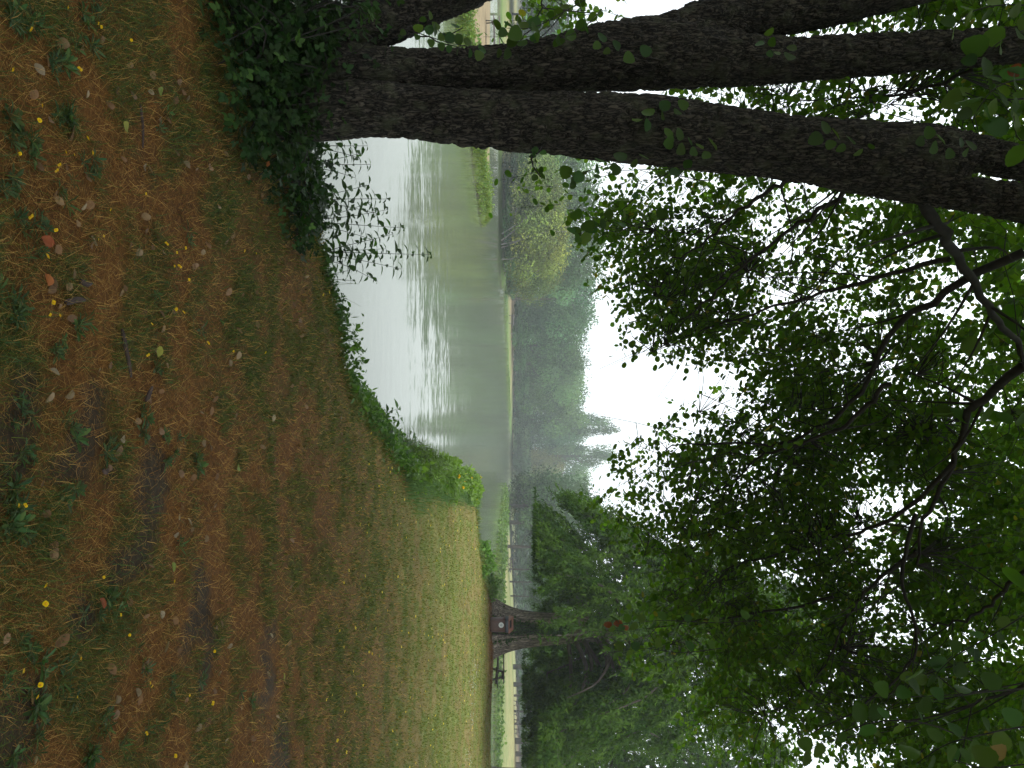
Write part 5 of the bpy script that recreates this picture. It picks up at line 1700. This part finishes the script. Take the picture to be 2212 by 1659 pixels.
# fallen leaves
def fallen(seed, col):
    r = random.Random(seed)
    n = 6
    V, F = [], []
    cu, tw2 = r.uniform(.3, 1.1), r.uniform(-.5, .5)
    for i in range(n):
        t = i / (n - 1)
        w_ = .40 * math.sin(math.pi * (t * .94 + .03)) ** .7
        for s in (-1, 0, 1):
            V.append((s * w_, t - .5, abs(s) * w_ * cu * .7 + .25 * cu * (t - .5) ** 2 * 4 * .4 + s * tw2 * (t - .5) * .3 + .01))
    for i in range(n - 1):
        for j in range(2):
            k = i * 3 + j
            F.append((k, k + 1, k + 4, k + 3))
    V = np.array(V); c = np.array(col) * (1 + .25 * (np.array([[r.random()] for _ in V]) - .5))
    return make_mesh('fallen_leaf', V, [np.array(F)], M['dry_leaf'], c, True)


TAN = [fallen(1, (.30, .19, .10)), fallen(2, (.36, .26, .16)), fallen(3, (.24, .13, .065)), fallen(4, (.33, .20, .12)), fallen(5, (.42, .33, .22))]
ORG = [fallen(6, (.30, .10, .03)), fallen(7, (.26, .07, .03))]
YEL = [fallen(8, (.26, .25, .05)), fallen(9, (.17, .21, .045))]
LF = [(p * .35, q * .35) for p, q in [(360, 265), (265, 375), (215, 430), (480, 295), (700, 560), (285, 745), (910, 570), (740, 985), (1015, 740), (1030, 980), (905, 1045), (865, 1030), (1130, 1020), (1190, 1050), (1070, 945), (920, 465), (780, 400), (215, 1030), (515, 1100), (490, 1270), (525, 1265), (340, 1240), (1280, 1035), (1380, 955), (1340, 1420), (1380, 1490), (550, 1490), (780, 1515), (990, 1560), (1230, 1555), (1265, 1515), (1490, 1020), (1520, 750), (600, 245), (800, 590), (180, 580), (510, 580), (330, 1540), (1060, 1640), (1185, 1640), (1330, 1280), (1240, 1215)]]
LF += [(p * .35, 553 + q * .35) for p, q in [(430, 105), (400, 190), (750, 200), (725, 230), (1185, 60), (1480, 240), (1395, 220), (580, 720), (700, 895), (975, 835), (900, 890), (945, 590), (1400, 665), (1240, 1155), (1280, 1180), (1225, 1070), (730, 1130), (1680, 1265), (1790, 1320), (1320, 1360), (1590, 1420), (270, 870), (830, 1020), (1740, 150), (1800, 300), (1720, 380), (1540, 330), (1840, 400), (1010, 680), (985, 450), (975, 355), (1050, 345), (1790, 800), (1670, 1000), (1100, 1550), (1315, 1530), (1310, 880), (340, 310), (1830, 1170), (2110, 1150), (2050, 970), (1850, 490)]]
LF += [(p * .35, 1078 + q * .35) for p, q in [(885, 720), (975, 715), (1255, 245), (1000, 910), (870, 1020), (665, 1050), (695, 1240), (840, 1240), (165, 1215), (690, 1330), (1060, 750), (1300, 730), (1350, 770), (1210, 600), (1520, 790), (1660, 845), (1790, 860), (1640, 1085), (1130, 1240), (1200, 1410), (1475, 1290), (1345, 1120), (1700, 1350), (1850, 1320), (1770, 890), (915, 415), (1100, 50), (1375, 1490), (1310, 30), (1545, 1480), (1655, 400), (1755, 620), (260, 90), (775, 640), (10, 860)]]
for k in range(120):
    px = random.uniform(60, 900); py = random.uniform(150, 1659)
    LF.append((px, py))
gx, gy, gz, ga = ground_many(LF)
TL = ['tan', 'pale beige', 'dark brown', 'reddish tan', 'cream coloured']
for x, y, z, ga_ in zip(gx, gy, gz, ga):
    if ga_ < .05: continue
    vi = random.choice([0, 0, 1, 2, 2, 2, 3, 3, 4])
    o = bpy.data.objects.new('fallen_leaf', TAN[vi]); link(o)
    o.location = (x, y, z + .014)
    s = random.uniform(.027, .048); o.scale = (s, s * random.uniform(.9, 1.2), s)
    o.rotation_euler = (random.uniform(-.6, .6), random.uniform(-.6, .6), random.random() * 6.28)
    k = random.uniform(.5, .9); o.color = (k, k, k, 1)
    tag(o, 'curled ' + TL[vi] + ' leaf fallen ' + zone(x, y), 'fallen leaf', TL[vi] + ' leaves fallen ' + zone(x, y))
for (px, py, set_, lb, cat) in [(240 * .35, 553 + 150 * .35, ORG, 'bright orange dead leaf beside the pair of yellow flowers', 'fallen leaf'),
                                (588 * .35, 1078 + 645 * .35, ORG, 'orange dead leaf lying among weeds in the right foreground', 'fallen leaf'),
                                (245 * .35, 1490 * .35, ORG, 'rust orange dead leaf in the left foreground weeds', 'fallen leaf'),
                                (1640 * .35, 1100 * .35, ORG, 'red brown dead leaves patch at the bramble edge', 'fallen leaf'),
                                (1620 * .35, 1010 * .35, ORG, 'upper red brown dead leaf at the bramble edge', 'fallen leaf'),
                                (735 * .35, 780 * .35, YEL, 'yellow green fallen leaf on brown thatch near the bramble', 'fallen leaf'),
                                (948 * .35, 560 * .35, YEL, 'yellow green fallen leaf nearest the bramble', 'fallen leaf'),
                                (1030 * .35, 1078 + 420 * .35, YEL, 'large yellow green fallen leaf in the right foreground', 'fallen leaf'),
                                (1440 * .35, 553 + 1310 * .35, YEL, 'yellow green fallen leaf on the middle lawn', 'fallen leaf'),
                                (1728 * .35, 1078 + 1100 * .35, YEL, 'yellow fallen leaf far right on the middle lawn', 'fallen leaf'),
                                (945 * .35, 553 + 590 * .35, YEL, 'pale yellow green fallen leaf near the dark stick', 'fallen leaf')]:
    x, y = ground_at(px, py)
    o = bpy.data.objects.new('fallen_leaf', random.choice(set_)); link(o)
    o.location = (x, y, float(H(np.array([x]), np.array([y]))[0]) + .024)
    s = .05; o.scale = (s, s, s); o.rotation_euler = (random.uniform(-.4, .1), random.uniform(-.3, .3), random.random() * 6.28)
    o.color = (1, 1, 1, 1)
    tag(o, lb, cat)
# sticks
M['stick'] = plain('stick', (.05, .032, .026), .8, .4, 30)
for (p0, p1, r, lb) in [((252, 710), (272, 815), .009, 'long dark reddish stick lying on the dry grass'), ((160, 606), (185, 612), .011, 'short broken stick with pale end near the yellow flowers'), ((128, 655), (170, 648), .012, 'thick dark bark piece beside the broken stick'),
                        ((305, 868), (318, 835), .010, 'short dark stick right of the long stick'), ((292, 225), (297, 320), .006, 'thin dark twig lying below the bramble'), ((210, 1013), (222, 1012), .008, 'stubby dark stick on the bare soil')]:
    a0, a1 = np.array(ground_at(*p0)), np.array(ground_at(*p1))
    m0 = (a0 + a1) / 2 + rng.normal(size=2) * .012
    pts = []
    for q in (a0, m0, a1):
        pts.append((q[0], q[1], float(H(q[:1], q[1:2])[0]) + .022))
    a = Acc(); V, F = tube(resample(pts, 8), r * np.array([.5, .9, 1, .9, .95, .8, .7, .4]), 7); a.add(V, F)
    o = a.build('fallen_stick', M['stick'], None, True); tag(o, lb, 'stick')
# white clover heads on the lawn by the cypress
n = 110
cxs = np.array([(1445, 1024), (1480, 1022), (1550, 1018), (1640, 1012)])
gx, gy, gz, ga = ground_many([(cxs[k % 4][1] + random.gauss(0, 4), cxs[k % 4][0] + random.gauss(0, 13)) for k in range(n)])
pp = np.stack([gx, gy], 1)
pos = np.stack([pp[:, 0], pp[:, 1], H(pp[:, 0], pp[:, 1]) + .03], -1)
V, F, C = inst(QUAD_V, QUAD_F, pos, frames(rnd_dirs(n), np.tile(np.array([0, -1.0, .6]), (n, 1))), np.full(n, .03), np.tile(np.array([[.34, .36, .30]]), (n, 1)))
a = Acc(); a.add(V, F, C); o = a.build('white_clover', M['petal']); tag(o, 'scattered white clover heads on the lawn near the bin tree', 'flowers', None, 'stuff')

# ------------------------------------------------------------------ mist
hz_m, hnt, hout = mat_new('mist')
pv = N(hnt, 'ShaderNodeVolumePrincipled')
pv.inputs['Color'].default_value = (.91, .975, 1.0, 1)
pv.inputs['Density'].default_value = .0008
pv.inputs['Anisotropy'].default_value = .2
hnt.links.new(pv.outputs[0], hout.inputs['Volume'])
V, F = box(-420, 420, -45, 620, -3.0, 34)
a = Acc(); a.add(V, F)
hz = a.build('haze', hz_m); tag(hz, 'thin pale mist over the pond', 'mist', None, 'stuff')
